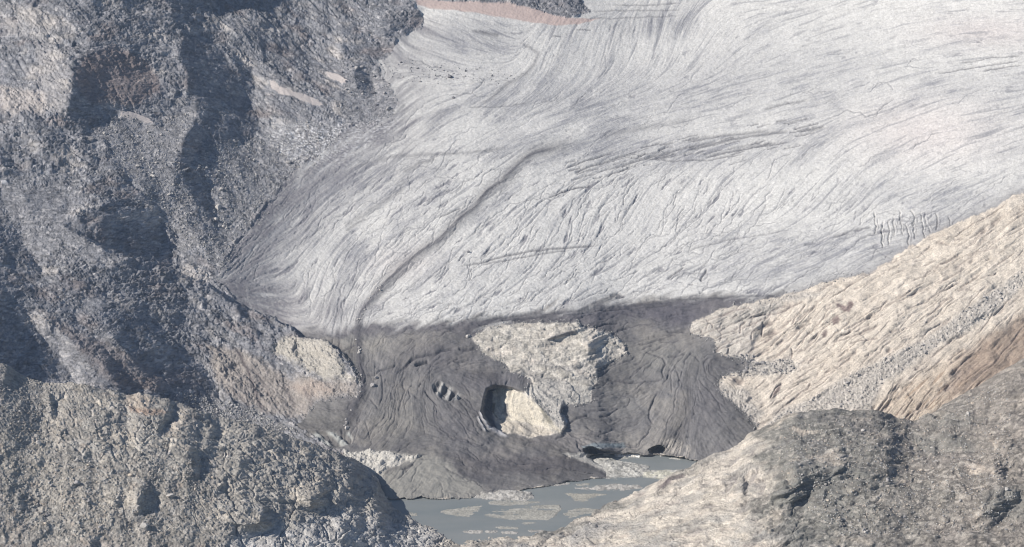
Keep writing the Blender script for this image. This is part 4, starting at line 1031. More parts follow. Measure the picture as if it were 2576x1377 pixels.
# ================================================================== FOREGROUND HILLS
def hill(R, SIL, Ysil, Ybot, GR, DIRS, recipe, name, label, xr, steps):
    """R raster, SIL silhouette polyline, Ysil/Ybot depth tables over px"""
    S = np.interp(R.px, [p[0] for p in SIL], [p[1] for p in SIL])
    S = S + 1.8 * perlin(R.px / 14, 0 * R.px, 3) + 1.0 * perlin(R.px / 5, 0 * R.px, 4)
    ys = np.interp(R.px, *zip(*Ysil)); yb = np.interp(R.px, *zip(*Ybot))
    u = 1 - (R.PY - S[None]) / (R.py[-1] - S[None])
    u = np.clip(u, 0, 1.3)
    ln = np.log(yb[None] + (ys - yb)[None] * (.72 * u + .28 * u ** 5))
    for pts, a, b, sft in GR: R.grad(pts, a, b, sft, 1.0)
    for ang, ax, size, lo, a, b, sd_ in steps:
        pk = sm(lo, lo + .07, rotn(R.WX, R.WY, ang, ax, size, 4, sd_))
        R.gx += pk * a * R.sp / FOC; R.gy += pk * b * R.sp / FOC
    ln0 = blur(ln, 3)
    ln = poisson(ln0, R.gx.astype(float), R.gy.astype(float), (R.sp / 150.0) ** 2)
    R.dirfield(DIRS)
    Pb = pos(R.PX, R.PY, ln0)
    A = Pb[..., 0].astype(f32)
    seg = np.sqrt((np.diff(Pb, axis=0) ** 2)[..., 1:].sum(-1))
    B = -np.concatenate([np.zeros((1, A.shape[1])), np.cumsum(np.minimum(seg, 3 * np.median(seg)), 0)], 0)
    B = blur((B - B[-1:]).astype(f32), 8)
    hg, col = recipe(R, A, B)
    Pn = pos(R.PX, R.PY, ln.astype(f32))
    Nn = normals(Pn)
    for c in range(3): Nn[..., c] = blur(Nn[..., c], 3)
    Nn /= np.linalg.norm(Nn, axis=2, keepdims=True)
    Pn = Pn + Nn * hg[..., None]
    # sheared grid that follows the skyline, then a back slope
    cs = np.arange(xr[0], xr[1], R.sp)
    Sx = np.interp(cs, R.px, S)
    nrow = int((R.py[-1] - Sx.min()) / R.sp)
    t = np.linspace(0, 1, nrow)
    gx_ = np.repeat(cs[None], nrow, 0); gy_ = Sx[None] + t[:, None] * (R.py[-1] - Sx)[None]
    iy = (gy_ - R.y0) / R.sp; ix = (gx_ - R.x0) / R.sp
    G_ = bil(Pn, iy, ix); C_ = bil(col, iy, ix)
    back = []; bc = []
    top = G_[0]
    for k, dy in enumerate((2, 5, 10, 20, 40, 80, 140)):
        r = top.copy()
        r[:, 1] += dy; r[:, 2] -= dy * (.35 + .04 * k) + .02 * dy * perlin(r[:, 0] / 20, r[:, 1] / 20, 2) * 5
        back.append(r); bc.append(C_[0])
    G_ = np.concatenate([np.array(back[::-1]), G_], 0); C_ = np.concatenate([np.array(bc[::-1]), C_], 0)
    # right/left end caps fall away
    o = mesh_from(name, G_, grid_faces(*G_.shape[:2]).reshape(-1, 4), np.clip(C_, .02, .85), M_ROCK)
    tag(o, label, kind="structure")
    return Pn, C_, o


RC = Raster(-180, 1200, 860, 1500, 1.7)
SILC = [(-180, 860), (0, 914), (30, 929), (75, 954), (105, 963), (145, 964), (175, 965), (240, 974), (295, 984), (320, 994), (350, 989), (380, 994), (435, 1009), (465, 1016), (500, 1034), (550, 1049), (600, 1059), (650, 1069),
        (700, 1084), (740, 1099), (780, 1114), (820, 1129), (859, 1139), (889, 1154), (914, 1169), (939, 1189), (954, 1209), (964, 1234), (979, 1259), (1004, 1284), (1029, 1296), (1059, 1314), (1099, 1326), (1131, 1336), (1150, 1352), (1200, 1380)]
lk = lambda v: float(lakeY(np.array(float(v))))
YSC = [(-180, 2570), (0, 2575), (300, 2590), (600, 2620), (859, 2655), (914, lk(1169) - 48), (964, lk(1234) - 22), (1004, lk(1284) - 4), (1059, lk(1314) + 1), (1131, lk(1336) + 2), (1150, lk(1352) + 6), (1200, lk(1380) + 8)]
YBC = [(-180, 2180), (0, 2200), (600, 2250), (850, 2290), (1000, 2330), (1131, lk(1500) + 8), (1200, lk(1500) + 16)]
GRC = [(q('F', [(889, 1169), (939, 1199), (959, 1229), (979, 1264), (1004, 1289), (959, 1284), (919, 1269), (889, 1249), (869, 1219)]), 1.6, .1, 8),
       ([(560, 1309), (625, 1318), (695, 1318), (675, 1341), (625, 1337)], 1.2, 2.6, 3), ([(780, 1249), (820, 1240), (828, 1274), (780, 1279)], 2.6, .9, 4), ([(662, 1275), (697, 1319), (650, 1322)], 3.0, .6, 3),
       ([(425, 1029), (408, 1059), (392, 1086), (405, 1088), (428, 1062), (455, 1030)], 3.5, .3, 3), (q(4, [(1560, 880), (1620, 930), (1716, 1000), (1716, 1060), (1620, 1040), (1540, 950)]), 1.3, .7, 6),
       (q(4, [(240, 600), (270, 640), (285, 720), (260, 700)]), 3.0, .2, 3), (q(4, [(960, 870), (1000, 930), (1010, 1060), (980, 1000), (940, 900)]), 2.6, .1, 4), (q(4, [(1080, 740), (1100, 790), (1060, 860), (1050, 800)]), 2.8, .1, 4),
       (q(4, [(720, 1090), (800, 1130), (780, 1180), (690, 1200), (680, 1120)]), 2.2, .3, 5), (q(4, [(1100, 1060), (1140, 1030), (1130, 1080), (1090, 1100)]), 2.6, .3, 3), (q(4, [(1180, 930), (1300, 960), (1340, 1010), (1240, 1000)]), 1.6, 1.2, 5),
       (q(4, [(1500, 1130), (1650, 1140), (1716, 1150), (1716, 1190), (1540, 1180)]), 1.0, 1.8, 5), (q(4, [(640, 620), (820, 640), (850, 690), (720, 680)]), -.4, -1.2, 6), (q(4, [(900, 650), (960, 690), (860, 790), (800, 800)]), -1.4, -.6, 6),
       (q(4, [(1280, 1180), (1400, 1180), (1560, 1230), (1700, 1250), (1700, 1377), (1300, 1377)]), -.3, -.8, 12), (q(4, [(330, 540), (360, 570), (300, 560)]), 2.5, 0, 3)]
DIRC = [(100, 1000, -60), (300, 1050, -50), (500, 1080, -20), (600, 1100, -10), (700, 1200, -60), (800, 1180, -50), (900, 1230, -60), (950, 1320, -30), (500, 1250, -60), (300, 1200, -40), (100, 1200, -30), (100, 1350, -5), (400, 1350, 0), (700, 1350, -10), (1100, 1350, -20)]


def recC(R, A, B):
    x, y = R.PX, R.PY
    mid = fbm(x, y, 80, 4, 131)
    w1 = 5 * fbm(A, B, 25, 3, 132); w2 = 5 * fbm(A, B, 25, 3, 133)
    h1, e1, r1 = facets(A + w1, B + w2, 22, 41, 1.3, -55)
    h2, e2, r2 = facets(A + w1 * .5, B + w2 * .5, 9, 42, 1.4, -40)
    h3, e3, r3 = facets(A, B, 3.6, 43, 1.2, -20)
    h4, e4, r4 = facets(A, B, 1.9, 44)
    L1 = R.lic(RNG.randn(*x.shape).astype(f32), 8); L2 = R.lic(blur(RNG.randn(*x.shape), 1.6), 14)
    rock = R.m([(500, 1010), (640, 1080), (860, 1140), (1000, 1280), (1140, 1340), (1100, 1480), (640, 1480), (560, 1380), (540, 1200), (440, 1100)], 40, 3)
    rock = np.maximum(rock, R.m(q(4, [(220, 560), (640, 600), (940, 660), (1000, 900), (860, 1000), (560, 960), (300, 900), (230, 760)]), 30, 3) * .75)
    bare = R.m(q(4, [(1180, 1290), (1400, 1290), (1716, 1190), (2100, 1260), (2250, 1330), (2000, 1420), (1100, 1420)]), 20, 2)
    dbr = 1 - rock
    ridg = fbm(A + .4 * B, B, 45, 4, 135, .55, True)
    rf = fbm(A, B, 6, 3, 145, .6, True)
    fine = .2 + .8 * sm(-.25, .3, fbm(A, B, 35, 4, 146))
    h = 2.8 * mid + .42 * rock * (1 - .6 * bare) * (1.2 * ridg + 4.2 * h1 + 2.3 * h2 + fine * 1.3 * h3 - .7 * L2 + .9 * rf) + bare * (1.0 * h1 + .7 * h2 + .3 * h3) + .36 * dbr * (1.2 * h1 + .9 * h2 + fine * (1.1 * h3 + .8 * h4) + 1.0 * fbm(A, B, 20, 3, 136)) + .35 * h3 + .45 * h4 + .15 * L1
    mk = np.maximum(marks(R, [(430, 1020), (860, 1150), (1000, 1290), (1100, 1377), (430, 1377)], 90, -55, 50, 1.8, 13, .15), marks(R, [(20, 960), (430, 1020), (860, 1150), (1100, 1377), (20, 1377)], 60, -8, 50, 1.4, 14, .12))
    mk = np.maximum(mk, R.runnels(np.ones_like(h), (10, 1120, 960, 1375), 150, 15, 70, .7, 1.3, .35, 15))
    h -= 1.3 * mk
    h -= (1.9 * np.exp(-(e1 / .06) ** 2) + .8 * np.exp(-(e2 / .08) ** 2)) * (rock + .3 * bare)
    c = np.zeros(x.shape + (3,), f32); c[:] = (.36, .345, .32)
    nC = fbm(A, B, 50, 4, 137); nD = fbm(A, B, 18, 4, 138)
    c = mixc(c, (.32, .302, .275), dbr * .8)
    c = mixc(c, (.50, .46, .40), sm(.0, .35, nC + .35 * (r1 - .5)) * (.45 + .4 * rock))
    c = mixc(c, (.36, .28, .22), sm(.25, .6, nD) * .4)
    c = mixc(c, (.22, .215, .21), sm(.1, .5, -nD) * .4)
    c = mixc(c, (.50, .495, .49), bare * .75)
    c = mixc(c, (.50, .43, .36), R.m(q(4, [(630, 610), (720, 600), (790, 650), (720, 690), (640, 670)]), 5, 1) * .7)
    c = mixc(c, (.33, .22, .16), R.m(q(4, [(640, 670), (800, 680), (850, 700), (780, 720), (660, 700)]), 5, 1) * .6)
    c = mixc(c, (.52, .47, .41), R.m(q(4, [(910, 680), (940, 670), (940, 760), (860, 820), (830, 800)]), 5, 1) * .7)
    c = mixc(c, (.26, .255, .25), R.m(q(4, [(0, 460), (200, 560), (250, 700), (100, 800), (-300, 760), (-300, 400)]), 20, 2) * .6)
    c = mixc(c, (.45, .41, .36), R.m(q(4, [(270, 680), (380, 680), (400, 760), (300, 860), (240, 800)]), 12, 2) * .5)
    c = mixc(c, (.38, .33, .30), R.m(q(4, [(-100, 1220), (300, 1260), (800, 1290), (900, 1377), (900, 1600), (-300, 1600)]), 15, 2) * .45 * sm(-.2, .4, nC))
    c = mixc(c, (.15, .145, .15), mk * .55)
    c *= (1 + .3 * (r2 - .5) + .35 * (r3 - .5) + (.2 + .3 * dbr) * (r4 - .5))[..., None]
    c = mixc(c, (.48, .46, .43), sm(.88, .97, r3) * .6)
    return h, c


GC, CC, _o = hill(RC, SILC, YSC, YBC, GRC, DIRC, recC, "hill", "grey broken rock hill filling the lower left beside the lake", (-180, 1198),
               [(-55, 1.6, 46, .2, .6, .1, 311), (-65, 1.5, 22, .22, .9, .2, 312), (0, 1.8, 16, .24, .2, .9, 313)])

RD = Raster(1020, 2780, 860, 1500, 1.7)
SILD = [(1020, 1400), (1060, 1384), (1131, 1372), (1180, 1357), (1246, 1350), (1335, 1341), (1379, 1335), (1423, 1319), (1468, 1297), (1512, 1277), (1556, 1255), (1600, 1233), (1645, 1213), (1689, 1193), (1733, 1173), (1777, 1151), (1811, 1138), (1874, 1106), (1907, 1084),
        (1957, 1059), (1997, 1039), (2057, 1031), (2117, 1029), (2192, 1034), (2237, 1040), (2267, 1054), (2297, 1061), (2327, 1049), (2362, 1034), (2377, 1014), (2427, 989), (2497, 949), (2527, 929), (2576, 900), (2780, 790)]
YSD = [(1020, lk(1400) + 3), (1180, lk(1357) + 1), (1379, lk(1335)), (1468, lk(1297) - 4), (1560, lk(1255) - 14), (1700, 2600), (1900, 2610), (2100, 2600), (2297, 2610), (2450, 2660), (2576, 2690), (2780, 2740)]
YBD = [(1020, lk(1500) + 14), (1180, lk(1500) + 5), (1300, 2330), (1600, 2270), (2000, 2220), (2780, 2180)]
GRD = [(q(6, [(540, 1070), (640, 1040), (650, 1150), (560, 1165), (480, 1150)]), 1.2, 2.0, 4), (q(6, [(1170, 850), (1300, 820), (1400, 860), (1300, 900), (1200, 900)]), 1.0, 1.6, 5), (q(6, [(1020, 950), (1130, 960), (1140, 1000), (1040, 1010)]), 2.2, .7, 4),
       (q(6, [(1500, 1120), (1690, 1110), (1700, 1200), (1560, 1230)]), 1.3, 1.4, 6), (q(6, [(500, 1010), (800, 980), (900, 1000), (700, 1080), (520, 1060)]), .5, 1.4, 6), (q(6, [(1560, 920), (1640, 960), (1620, 1030), (1570, 1000)]), 2.2, .6, 4),
       (q('K', [(1000, 760), (1120, 660), (1160, 630), (1280, 635), (1240, 670), (1130, 700), (1060, 760)]), 1.6, 1.8, 3), (q('K', [(960, 880), (1000, 800), (1060, 800), (1040, 850)]), 2.5, .4, 3), (q('K', [(690, 850), (880, 770), (860, 800), (740, 850)]), .8, 1.8, 3),
       (q('K', [(1340, 940), (1600, 900), (1620, 930), (1400, 970)]), .4, 1.6, 3), (q('K', [(1860, 640), (1930, 700), (1930, 830), (1880, 860)]), 2.6, .2, 4), (q('K', [(600, 1160), (800, 1090), (840, 1100), (700, 1190)]), .8, 2.0, 3),
       (q('K', [(420, 1310), (500, 1250), (590, 1220), (540, 1300), (440, 1350)]), 1.6, 1.6, 4), (q('K', [(1060, 1160), (1280, 1110), (1300, 1140), (1100, 1190)]), .5, 1.7, 3),
       ([(1500, 1290), (1700, 1190), (1840, 1130), (1860, 1170), (1720, 1260), (1560, 1330)], -.5, -.3, 18), (q(6, [(960, 690), (1040, 700), (1080, 750), (1000, 760)]), 1.8, .4, 4)]
DIRD = [(1300, 1360, 12), (1450, 1330, 22), (1600, 1270, 26), (1750, 1200, 28), (1850, 1150, 30), (1950, 1100, 20), (2100, 1060, 5), (2300, 1090, -8), (2450, 1050, 10), (2560, 950, 30), (1650, 1330, 12), (1850, 1300, 5), (2000, 1200, 12), (2100, 1230, 15), (2300, 1250, -20),
        (2500, 1200, -15), (1900, 1180, 80), (1930, 1260, 60), (2300, 1350, 5), (2500, 1350, 0), (1700, 1370, 5)]


def recD(R, A, B):
    x, y = R.PX, R.PY
    mid = fbm(x, y, 80, 4, 151)
    w1 = 4 * fbm(A, B, 25, 3, 152); w2 = 4 * fbm(A, B, 25, 3, 153)
    h1, e1, r1 = facets(A + w1, B + w2, 16, 51, 2.0, 18)
    h2, e2, r2 = facets(A + w1 * .5, B + w2 * .5, 7, 52, 2.0, 14)
    h3, e3, r3 = facets(A, B, 3.2, 53, 1.4, 10)
    h4, e4, r4 = facets(A, B, 1.8, 54)
    L1 = R.lic(RNG.randn(*x.shape).astype(f32), 9); L2 = R.lic(blur(RNG.randn(*x.shape), 1.5), 18); L3 = R.lic(blur(RNG.randn(*x.shape), 3.2), 24)
    pale = R.m([(1000, 1420), (1100, 1368), (1380, 1328), (1600, 1225), (1811, 1128), (1880, 1098), (1920, 1120), (1905, 1180), (1930, 1240), (1900, 1300), (1960, 1377), (1900, 1500), (1000, 1500)], 34, 4, off=90 * fbm(A, B, 70, 4, 171) + 6 * (r2 - .5) + 5 * L2)
    crag = np.maximum.reduce([R.m(q(6, [(400, 1000), (620, 960), (900, 960), (940, 1040), (800, 1130), (620, 1170), (440, 1150)]), 16, 3), R.m(q(6, [(1150, 820), (1420, 800), (1470, 880), (1200, 920)]), 12, 3), R.m(q(6, [(1480, 1100), (1716, 1080), (1740, 1240), (1560, 1240)]), 14, 3),
                              R.m(q(6, [(200, 1280), (500, 1230), (700, 1300), (600, 1420), (200, 1420)]), 14, 3) * .7, R.m(q(6, [(1180, 700), (1500, 720), (1450, 790), (1250, 780)]), 12, 3) * .7])
    crag = crag * (1 - pale)
    dbr = np.clip(1 - pale - crag, 0, 1)
    k2 = sm(.3, 2.0, L2); k3 = sm(.4, 2.0, L3)
    fine = .2 + .8 * sm(-.25, .3, fbm(A, B, 35, 4, 166))
    h = 4 * mid + pale * (1.0 * h1 + .8 * h2 + .5 * h3 + .2 * h4 - .8 * k2 - 2.0 * k3 + .3 * L1 + 1.4 * fbm(A, B, 18, 4, 156)) + crag * (3.0 * h1 + 1.9 * h2 + .8 * h3 - .8 * L2 - 1.2 * k3) + dbr * (1.0 * h1 + .7 * h2 + fine * (.7 * h3 + .6 * h4) - .3 * L2 + 1.3 * fbm(A, B, 20, 3, 157))
    mk = np.maximum(marks(R, [(1100, 1370), (1500, 1280), (1850, 1120), (1930, 1180), (1920, 1380), (1200, 1400)], 90, 12, 60, 2.0, 11, .12), marks(R, [(1900, 1080), (2280, 1060), (2576, 920), (2576, 1377), (1900, 1377)], 110, 8, 70, 1.9, 12, .12))
    mk = np.maximum(mk, R.runnels(np.ones_like(h), (1150, 2570, 1040, 1375), 260, 20, 100, .7, 1.3, .25, 16))
    h -= 1.7 * mk
    h -= (1.5 * np.exp(-(e1 / .05) ** 2) + .6 * np.exp(-(e2 / .07) ** 2)) * (crag + .35 * pale)
    c = np.zeros(x.shape + (3,), f32); c[:] = (.205, .20, .183)
    nC = fbm(A, B, 55, 4, 158); nD = fbm(A, B, 18, 4, 159)
    c = mixc(c, (.165, .165, .165), sm(0, .4, nC) * .6)
    c = mixc(c, (.42, .38, .33), sm(.2, .42, fbm(A, B, 40, 4, 160) + .25 * (r1 - .5) + .15 * sm(2000, 1900, x)) * .75)
    rgt = sm(2000, 2500, x + 60 * nC * 4)
    c = mixc(c, (.26, .23, .205), rgt * .6)
    c = mixc(c, (.19, .19, .18), crag * .7)
    cp = np.zeros_like(c); cp[:] = (.52, .48, .425)
    cp = mixc(cp, (.36, .31, .27), sm(.1, .5, nD) * .4)
    cp = mixc(cp, (.29, .28, .265), sm(.02, .3, fbm(A, B, 35, 4, 175) + .2 * (r2 - .5)) * .7)
    cp = mixc(cp, (.27, .25, .24), sm(.7, 2.2, L3) * .7)
    cp = mixc(cp, (.30, .26, .24), sm(1.2, 2.6, L2) * .5)
    cp = mixc(cp, (.28, .275, .27), R.m(q('K', [(130, 1190), (420, 1100), (760, 1180), (520, 1200), (340, 1290), (100, 1377), (60, 1377)]), 12, 2) * .75)
    cp = mixc(cp, (.29, .285, .275), sm(0, .4, fbm(A, B, 45, 4, 161)) * sm(1240, 1330, y + 30 * nC) * .8)
    cp = mixc(cp, (.115, .095, .10), R.m(q('K', [(1000, 760), (1080, 700), (1160, 630), (1280, 632), (1240, 672), (1140, 710), (1060, 770)]), 3, 1.2) * .9)
    c = c * (1 - pale[..., None]) + cp * pale[..., None]
    for p_ in ([(1840, 895), (1960, 905), (1900, 940), (1850, 935)], [(1420, 950), (1500, 945), (1530, 990), (1440, 1000)], [(1080, 1040), (1150, 1040), (1130, 1070)], [(550, 770), (640, 790), (600, 810)], [(1530, 980), (1570, 990), (1560, 1020)], [(1060, 800), (1110, 785), (1090, 830)],
               [(1020, 960), (1070, 990), (1050, 1010)], [(1540, 820), (1600, 840), (1580, 880)]):
        c = mixc(c, (.48, .42, .36), R.m(q(6, p_), 5, 1.5) * .7)
    c = mixc(c, (.14, .13, .13), mk * .6)
    c *= (1 + .35 * (r2 - .5) + .5 * (r3 - .5) * (.5 + .6 * dbr) + (.2 + .4 * dbr) * (r4 - .5))[..., None]
    c = mixc(c, (.46, .43, .39), dbr * sm(.85, .96, r3) * .6)
    return h, c


GD, CD, _o2 = hill(RD, SILD, YSD, YBD, GRD, DIRD, recD, "ridge", "pale slabs and grey brown debris on the rock ridge in the lower right", (1022, 2778),
                [(12, 2.6, 30, .2, .4, 1.0, 321), (16, 2.4, 14, .22, .4, 1.2, 322), (-40, 1.6, 26, .25, 1.0, .3, 323)])

# ================================================================== HAZE
hm = bpy.data.materials.new("valley haze")
hm.use_nodes = True
t_ = hm.node_tree; t_.nodes.clear()
vo = t_.nodes.new("ShaderNodeOutputMaterial"); pv = t_.nodes.new("ShaderNodeVolumePrincipled")
pv.inputs["Color"].default_value = (.58, .74, 1.0, 1)
pv.inputs["Density"].default_value = 2.5e-5
pv.inputs["Anisotropy"].default_value = 0.0
t_.links.new(pv.outputs[0], vo.inputs["Volume"])
hx = np.array([[x, y, z] for x in (-3500, 3500) for y in (-100, 8000) for z in (-60, 1040)], f32)
hzo = mesh_from("haze", hx, [[0, 1, 3, 2], [4, 6, 7, 5], [0, 4, 5, 1], [2, 3, 7, 6], [0, 2, 6, 4], [1, 5, 7, 3]], None, hm)
tag(hzo, "thin blue mountain haze filling the valley air", kind="stuff")

# ================================================================== BOULDERS
br = random.Random(5)
def boulder_mesh(seed, sub=2):
    import bmesh
    bm = bmesh.new()
    bmesh.ops.create_icosphere(bm, subdivisions=sub, radius=1)
    r = random.Random(seed)
    pl = []
    for k in range(9):
        n = Vector((r.gauss(0, 1), r.gauss(0, 1), r.gauss(0, 1) * .8)).normalized()
        pl.append((n, r.uniform(.55, .85)))
    sx, sy, sz = r.uniform(.9, 1.3), r.uniform(.75, 1.05), r.uniform(.6, .9)
    for v in bm.verts:
        c = v.co.copy()
        for n, d in pl:
            t = c.dot(n)
            if t > d: c -= n * (t - d)
        v.co = Vector((c.x * sx, c.y * sy, c.z * sz)) * r.uniform(.96, 1.04)
    me = bpy.data.meshes.new("boulder")
    bm.to_mesh(me); bm.free()
    return me
def rock_mat(name, c):
    m = surf_mat(name, .5, 1.2, .9, .2, .15)
    t = m.node_tree
    a = [n for n in t.nodes if n.bl_idname == 'ShaderNodeAttribute'][0]
    rgb = t.nodes.new("ShaderNodeRGB"); rgb.outputs[0].default_value = (*c, 1)
    l = a.outputs["Color"].links[0]; to = l.to_socket
    t.links.remove(l); t.links.new(rgb.outputs[0], to)
    return m
BM = {}
for k_, c_ in (("pale", (.50, .48, .46)), ("grey", (.36, .35, .35)), ("dark", (.17, .17, .185)), ("cream", (.52, .46, .39))):
    mt = rock_mat(k_ + " boulder stone", c_)
    BM[k_] = []
    for i in range(5):
        me = boulder_mesh(i + 10 * len(BM)); me.materials.append(mt); BM[k_].append(me)

def at(L, px, py):
    R_, P_ = L
    ix = int(round((px - R_.x0) / R_.sp)); iy = int(round((py - R_.y0) / R_.sp))
    ix = min(max(ix, 0), P_.shape[1] - 1); iy = min(max(iy, 0), P_.shape[0] - 1)
    return P_[iy, ix]
LV, LC, LD = (V, P), (RC, GC), (RD, GD)

def put(L, px, py, r, kind, label, group, name="boulder", cat="boulder"):
    p = at(L, px, py)
    o = bpy.data.objects.new(name, BM[kind][br.randrange(5)])
    SC.collection.objects.link(o)
    o.location = (p[0], p[1], p[2] + r * .25)
    o.rotation_euler = (br.uniform(-.3, .3), br.uniform(-.3, .3), br.uniform(0, 6.28))
    o.scale = (r, r, r)
    return tag(o, label, cat, group)

def inside(px, py, pts):
    n = len(pts); c = False
    for i in range(n):
        (x1, y1), (x2, y2) = pts[i], pts[(i + 1) % n]
        if (y1 > py) != (y2 > py) and px < (x2 - x1) * (py - y1) / (y2 - y1) + x1: c = not c
    return c
def rnd_in(pts):
    xs = [p[0] for p in pts]; ys = [p[1] for p in pts]
    while True:
        a, b = br.uniform(min(xs), max(xs)), br.uniform(min(ys), max(ys))
        if inside(a, b, pts): return a, b

ONE = [(LV, q(1, [(695, 840)])[0], 3.6, "pale", "white boulder highest on the grey scree bench below the brown face"), (LV, q(1, [(768, 886)])[0], 4.2, "pale", "large pale boulder in the lower middle of the grey scree bench"),
       (LV, q(1, [(1112, 960)])[0], 3.6, "pale", "pale boulder on the dark scree right of the moraine ridge"), (LV, q(1, [(1095, 1052)])[0], 4.6, "pale", "biggest pale boulder in the scree gully beside the glacier"),
       (LV, q(1, [(1452, 822)])[0], 4.6, "grey", "grey boulder sitting at the speckled edge of the glacier"), (LV, q('T', [(1085, 580)])[0], 3.4, "grey", "upper one of two lone boulders on the dirty ice right of the moraine line"),
       (LV, q('T', [(1052, 655)])[0], 3.2, "grey", "lower one of two lone boulders on the dirty ice right of the moraine line"), (LV, q('T', [(1995, 165)])[0], 3.0, "pale", "left boulder of the pair at the sharp left tip of the outcrop"),
       (LV, q('T', [(2008, 158)])[0], 2.4, "pale", "right boulder of the pair at the sharp left tip of the outcrop"), (LV, q('T', [(798, 1086)])[0], 3.0, "pale", "pale boulder above the curled ice hollow at the left ice margin"),
       (LV, q(2, [(240, 555)])[0], 5.5, "grey", "large grey boulder on the dark debris tongue beside the glacier"), (LV, q(2, [(545, 390)])[0], 4.2, "dark", "dark boulder standing alone on the pale ice below the rubble band"),
       (LV, q(2, [(565, 492)])[0], 2.8, "dark", "small dark boulder on open pale ice left of the moraine line"), (LV, q(2, [(640, 1270)])[0], 2.4, "dark", "small dark boulder on clean ice above the thin dark streak bundle"),
       (LC, q(4, [(725, 1275)])[0], 4.4, "pale", "big angular white boulder near the bottom of the lower left hill"), (LC, q(4, [(385, 1055)])[0], 4.0, "grey", "rounded grey boulder in the debris of the lower left hill"),
       (LC, q(4, [(860, 1120)])[0], 4.4, "pale", "pale rounded boulder among the broken blocks of the lower left hill"), (LC, q(4, [(195, 855)])[0], 3.6, "pale", "pale boulder on the upper left part of the lower left hill"),
       (LC, q('L', [(972, 605)])[0], 2.6, "grey", "lone grey boulder at the water's edge between the two hills"), (LV, q('R', [(990, 1000)])[0], 3.6, "grey", "large grey boulder below the cream slabs beside the dark ice"),
       (LD, q('K', [(310, 1140)])[0], 2.8, "grey", "grey boulder on the pale toe of the right ridge above the lake"), (LV, q(6, [(375, 455)])[0], 3.8, "grey", "grey boulder at the mouth of the scree pocket right of the dark ice")]
for L_, (x_, y_), r_, k_, lab in ONE: put(L_, x_, y_, r_, k_, lab, None)

ZONES = [(LV, SCREE[0], 34, 1.6, 3.0, ("pale", "grey"), "scree bench under the brown face", "boulders on the scree bench", 1400),
         (LV, SCREE[1], 46, 1.6, 3.2, ("grey", "pale"), "scree gully beside the glacier", "boulders in the scree gully", 2000),
         (LV, SCREE[2], 16, 2.0, 4.0, ("dark", "grey"), "dark debris tongue nosing into ice", "boulders on the debris tongue", 500),
         (LV, [(935, 152), (1050, 150), (1180, 168), (1330, 185), (1250, 215), (1050, 210), (960, 192)], 30, 1.0, 2.6, ("dark", "grey", "grey"), "rubble band crossing the upper ice", "boulders in the rubble band on the ice", 260),
         (LV, SCREE[3], 14, 1.6, 2.6, ("pale", "grey"), "talus trough behind the near hill", "blocks in the talus trough", 1200),
         (LV, RSCREE[0], 20, 1.5, 2.6, ("grey", "pale"), "scree stripe down the cream slabs", "blocks on the scree stripe", 600),
         (LV, RSCREE[1], 10, 1.5, 2.8, ("grey", "dark"), "scree pocket beside the dark ice", "blocks in the scree pocket", 300),
         (LC, [(0, 950), (280, 1000), (480, 1080), (600, 1300), (300, 1360), (20, 1340)], 34, 1.4, 3.0, ("pale", "grey", "cream"), "lakeside near left hill", "boulders on the lower left hill", 3000),
         (LD, [(1960, 1060), (2250, 1055), (2540, 960), (2560, 1340), (2100, 1350), (1960, 1200)], 44, 1.3, 2.8, ("pale", "grey", "cream"), "near right rock ridge", "boulders on the right ridge", 3000)]
for L_, poly, n_, r0, r1, kinds, lab, grp, nst in ZONES:
    for i in range(n_):
        x_, y_ = rnd_in(poly)
        r_ = r0 + (r1 - r0) * br.random() ** 2; k_ = kinds[br.randrange(len(kinds))]
        xm = sorted(p[0] for p in poly)[len(poly) // 2]; ym = sorted(p[1] for p in poly)[len(poly) // 2]
        put(L_, x_, y_, r_, k_, ("large " if r_ > r0 + .45 * (r1 - r0) else "small ") + k_ + " boulder in the " + ("upper " if y_ < ym else "lower ") + ("left of the " if x_ < xm else "right of the ") + lab, grp)
mo = np.array(MORAINE)
ln_ = np.concatenate([[0], np.cumsum(np.hypot(*np.diff(mo, axis=0).T))])
for i in range(26):
    t = br.uniform(.60, 1.0) * ln_[-1]
    put(LV, np.interp(t, ln_, mo[:, 0]) + br.gauss(-2, 3.5), np.interp(t, ln_, mo[:, 1]), br.uniform(1.0, 2.2), *[(k_, k_ + " stone on the moraine line, " + ("its upper dirty ice stretch" if t < .8 * ln_[-1] else "its lowest stretch by the rock spur")) for k_ in [("pale", "grey")[br.randrange(2)]]][0], "boulders on the moraine line")

# the countless smaller stones, one body per zone
tv = []
for i in range(4):
    me = boulder_mesh(100 + i, 1)
    tv.append((np.array([v.co[:] for v in me.vertices], f32), np.array([p.vertices[:] for p in me.polygons], np.int32)))
    bpy.data.meshes.remove(me)
PALS = {"pale": (.46, .45, .43), "grey": (.34, .335, .335), "dark": (.16, .16, .175), "cream": (.50, .44, .38)}
for L_, poly, n_, r0, r1, kinds, lab, grp, nst in ZONES:
    vs, fs, cs, off = [], [], [], 0
    for i in range(nst):
        x_, y_ = rnd_in(poly)
        p = at(L_, x_, y_); r = .55 + .9 * br.random() ** 2.5
        v, fc_ = tv[br.randrange(4)]
        a = br.uniform(0, 6.28); ca, sa = math.cos(a), math.sin(a)
        vv = v @ np.array([[ca, sa, 0], [-sa, ca, 0], [0, 0, 1]], f32) * r + np.array([p[0], p[1], p[2] + .2 * r])
        vs.append(vv); fs.append(fc_ + off); off += len(v)
        cs.append(np.repeat(np.array([PALS[kinds[br.randrange(len(kinds))]]], f32) * br.uniform(.75, 1.15), len(v), 0))
    tag(mesh_from("rock_debris", np.concatenate(vs), np.concatenate(fs), np.concatenate(cs), M_ROCK), "loose stones: " + grp.replace("boulders", "rubble").replace("blocks", "rubble"), kind="stuff")

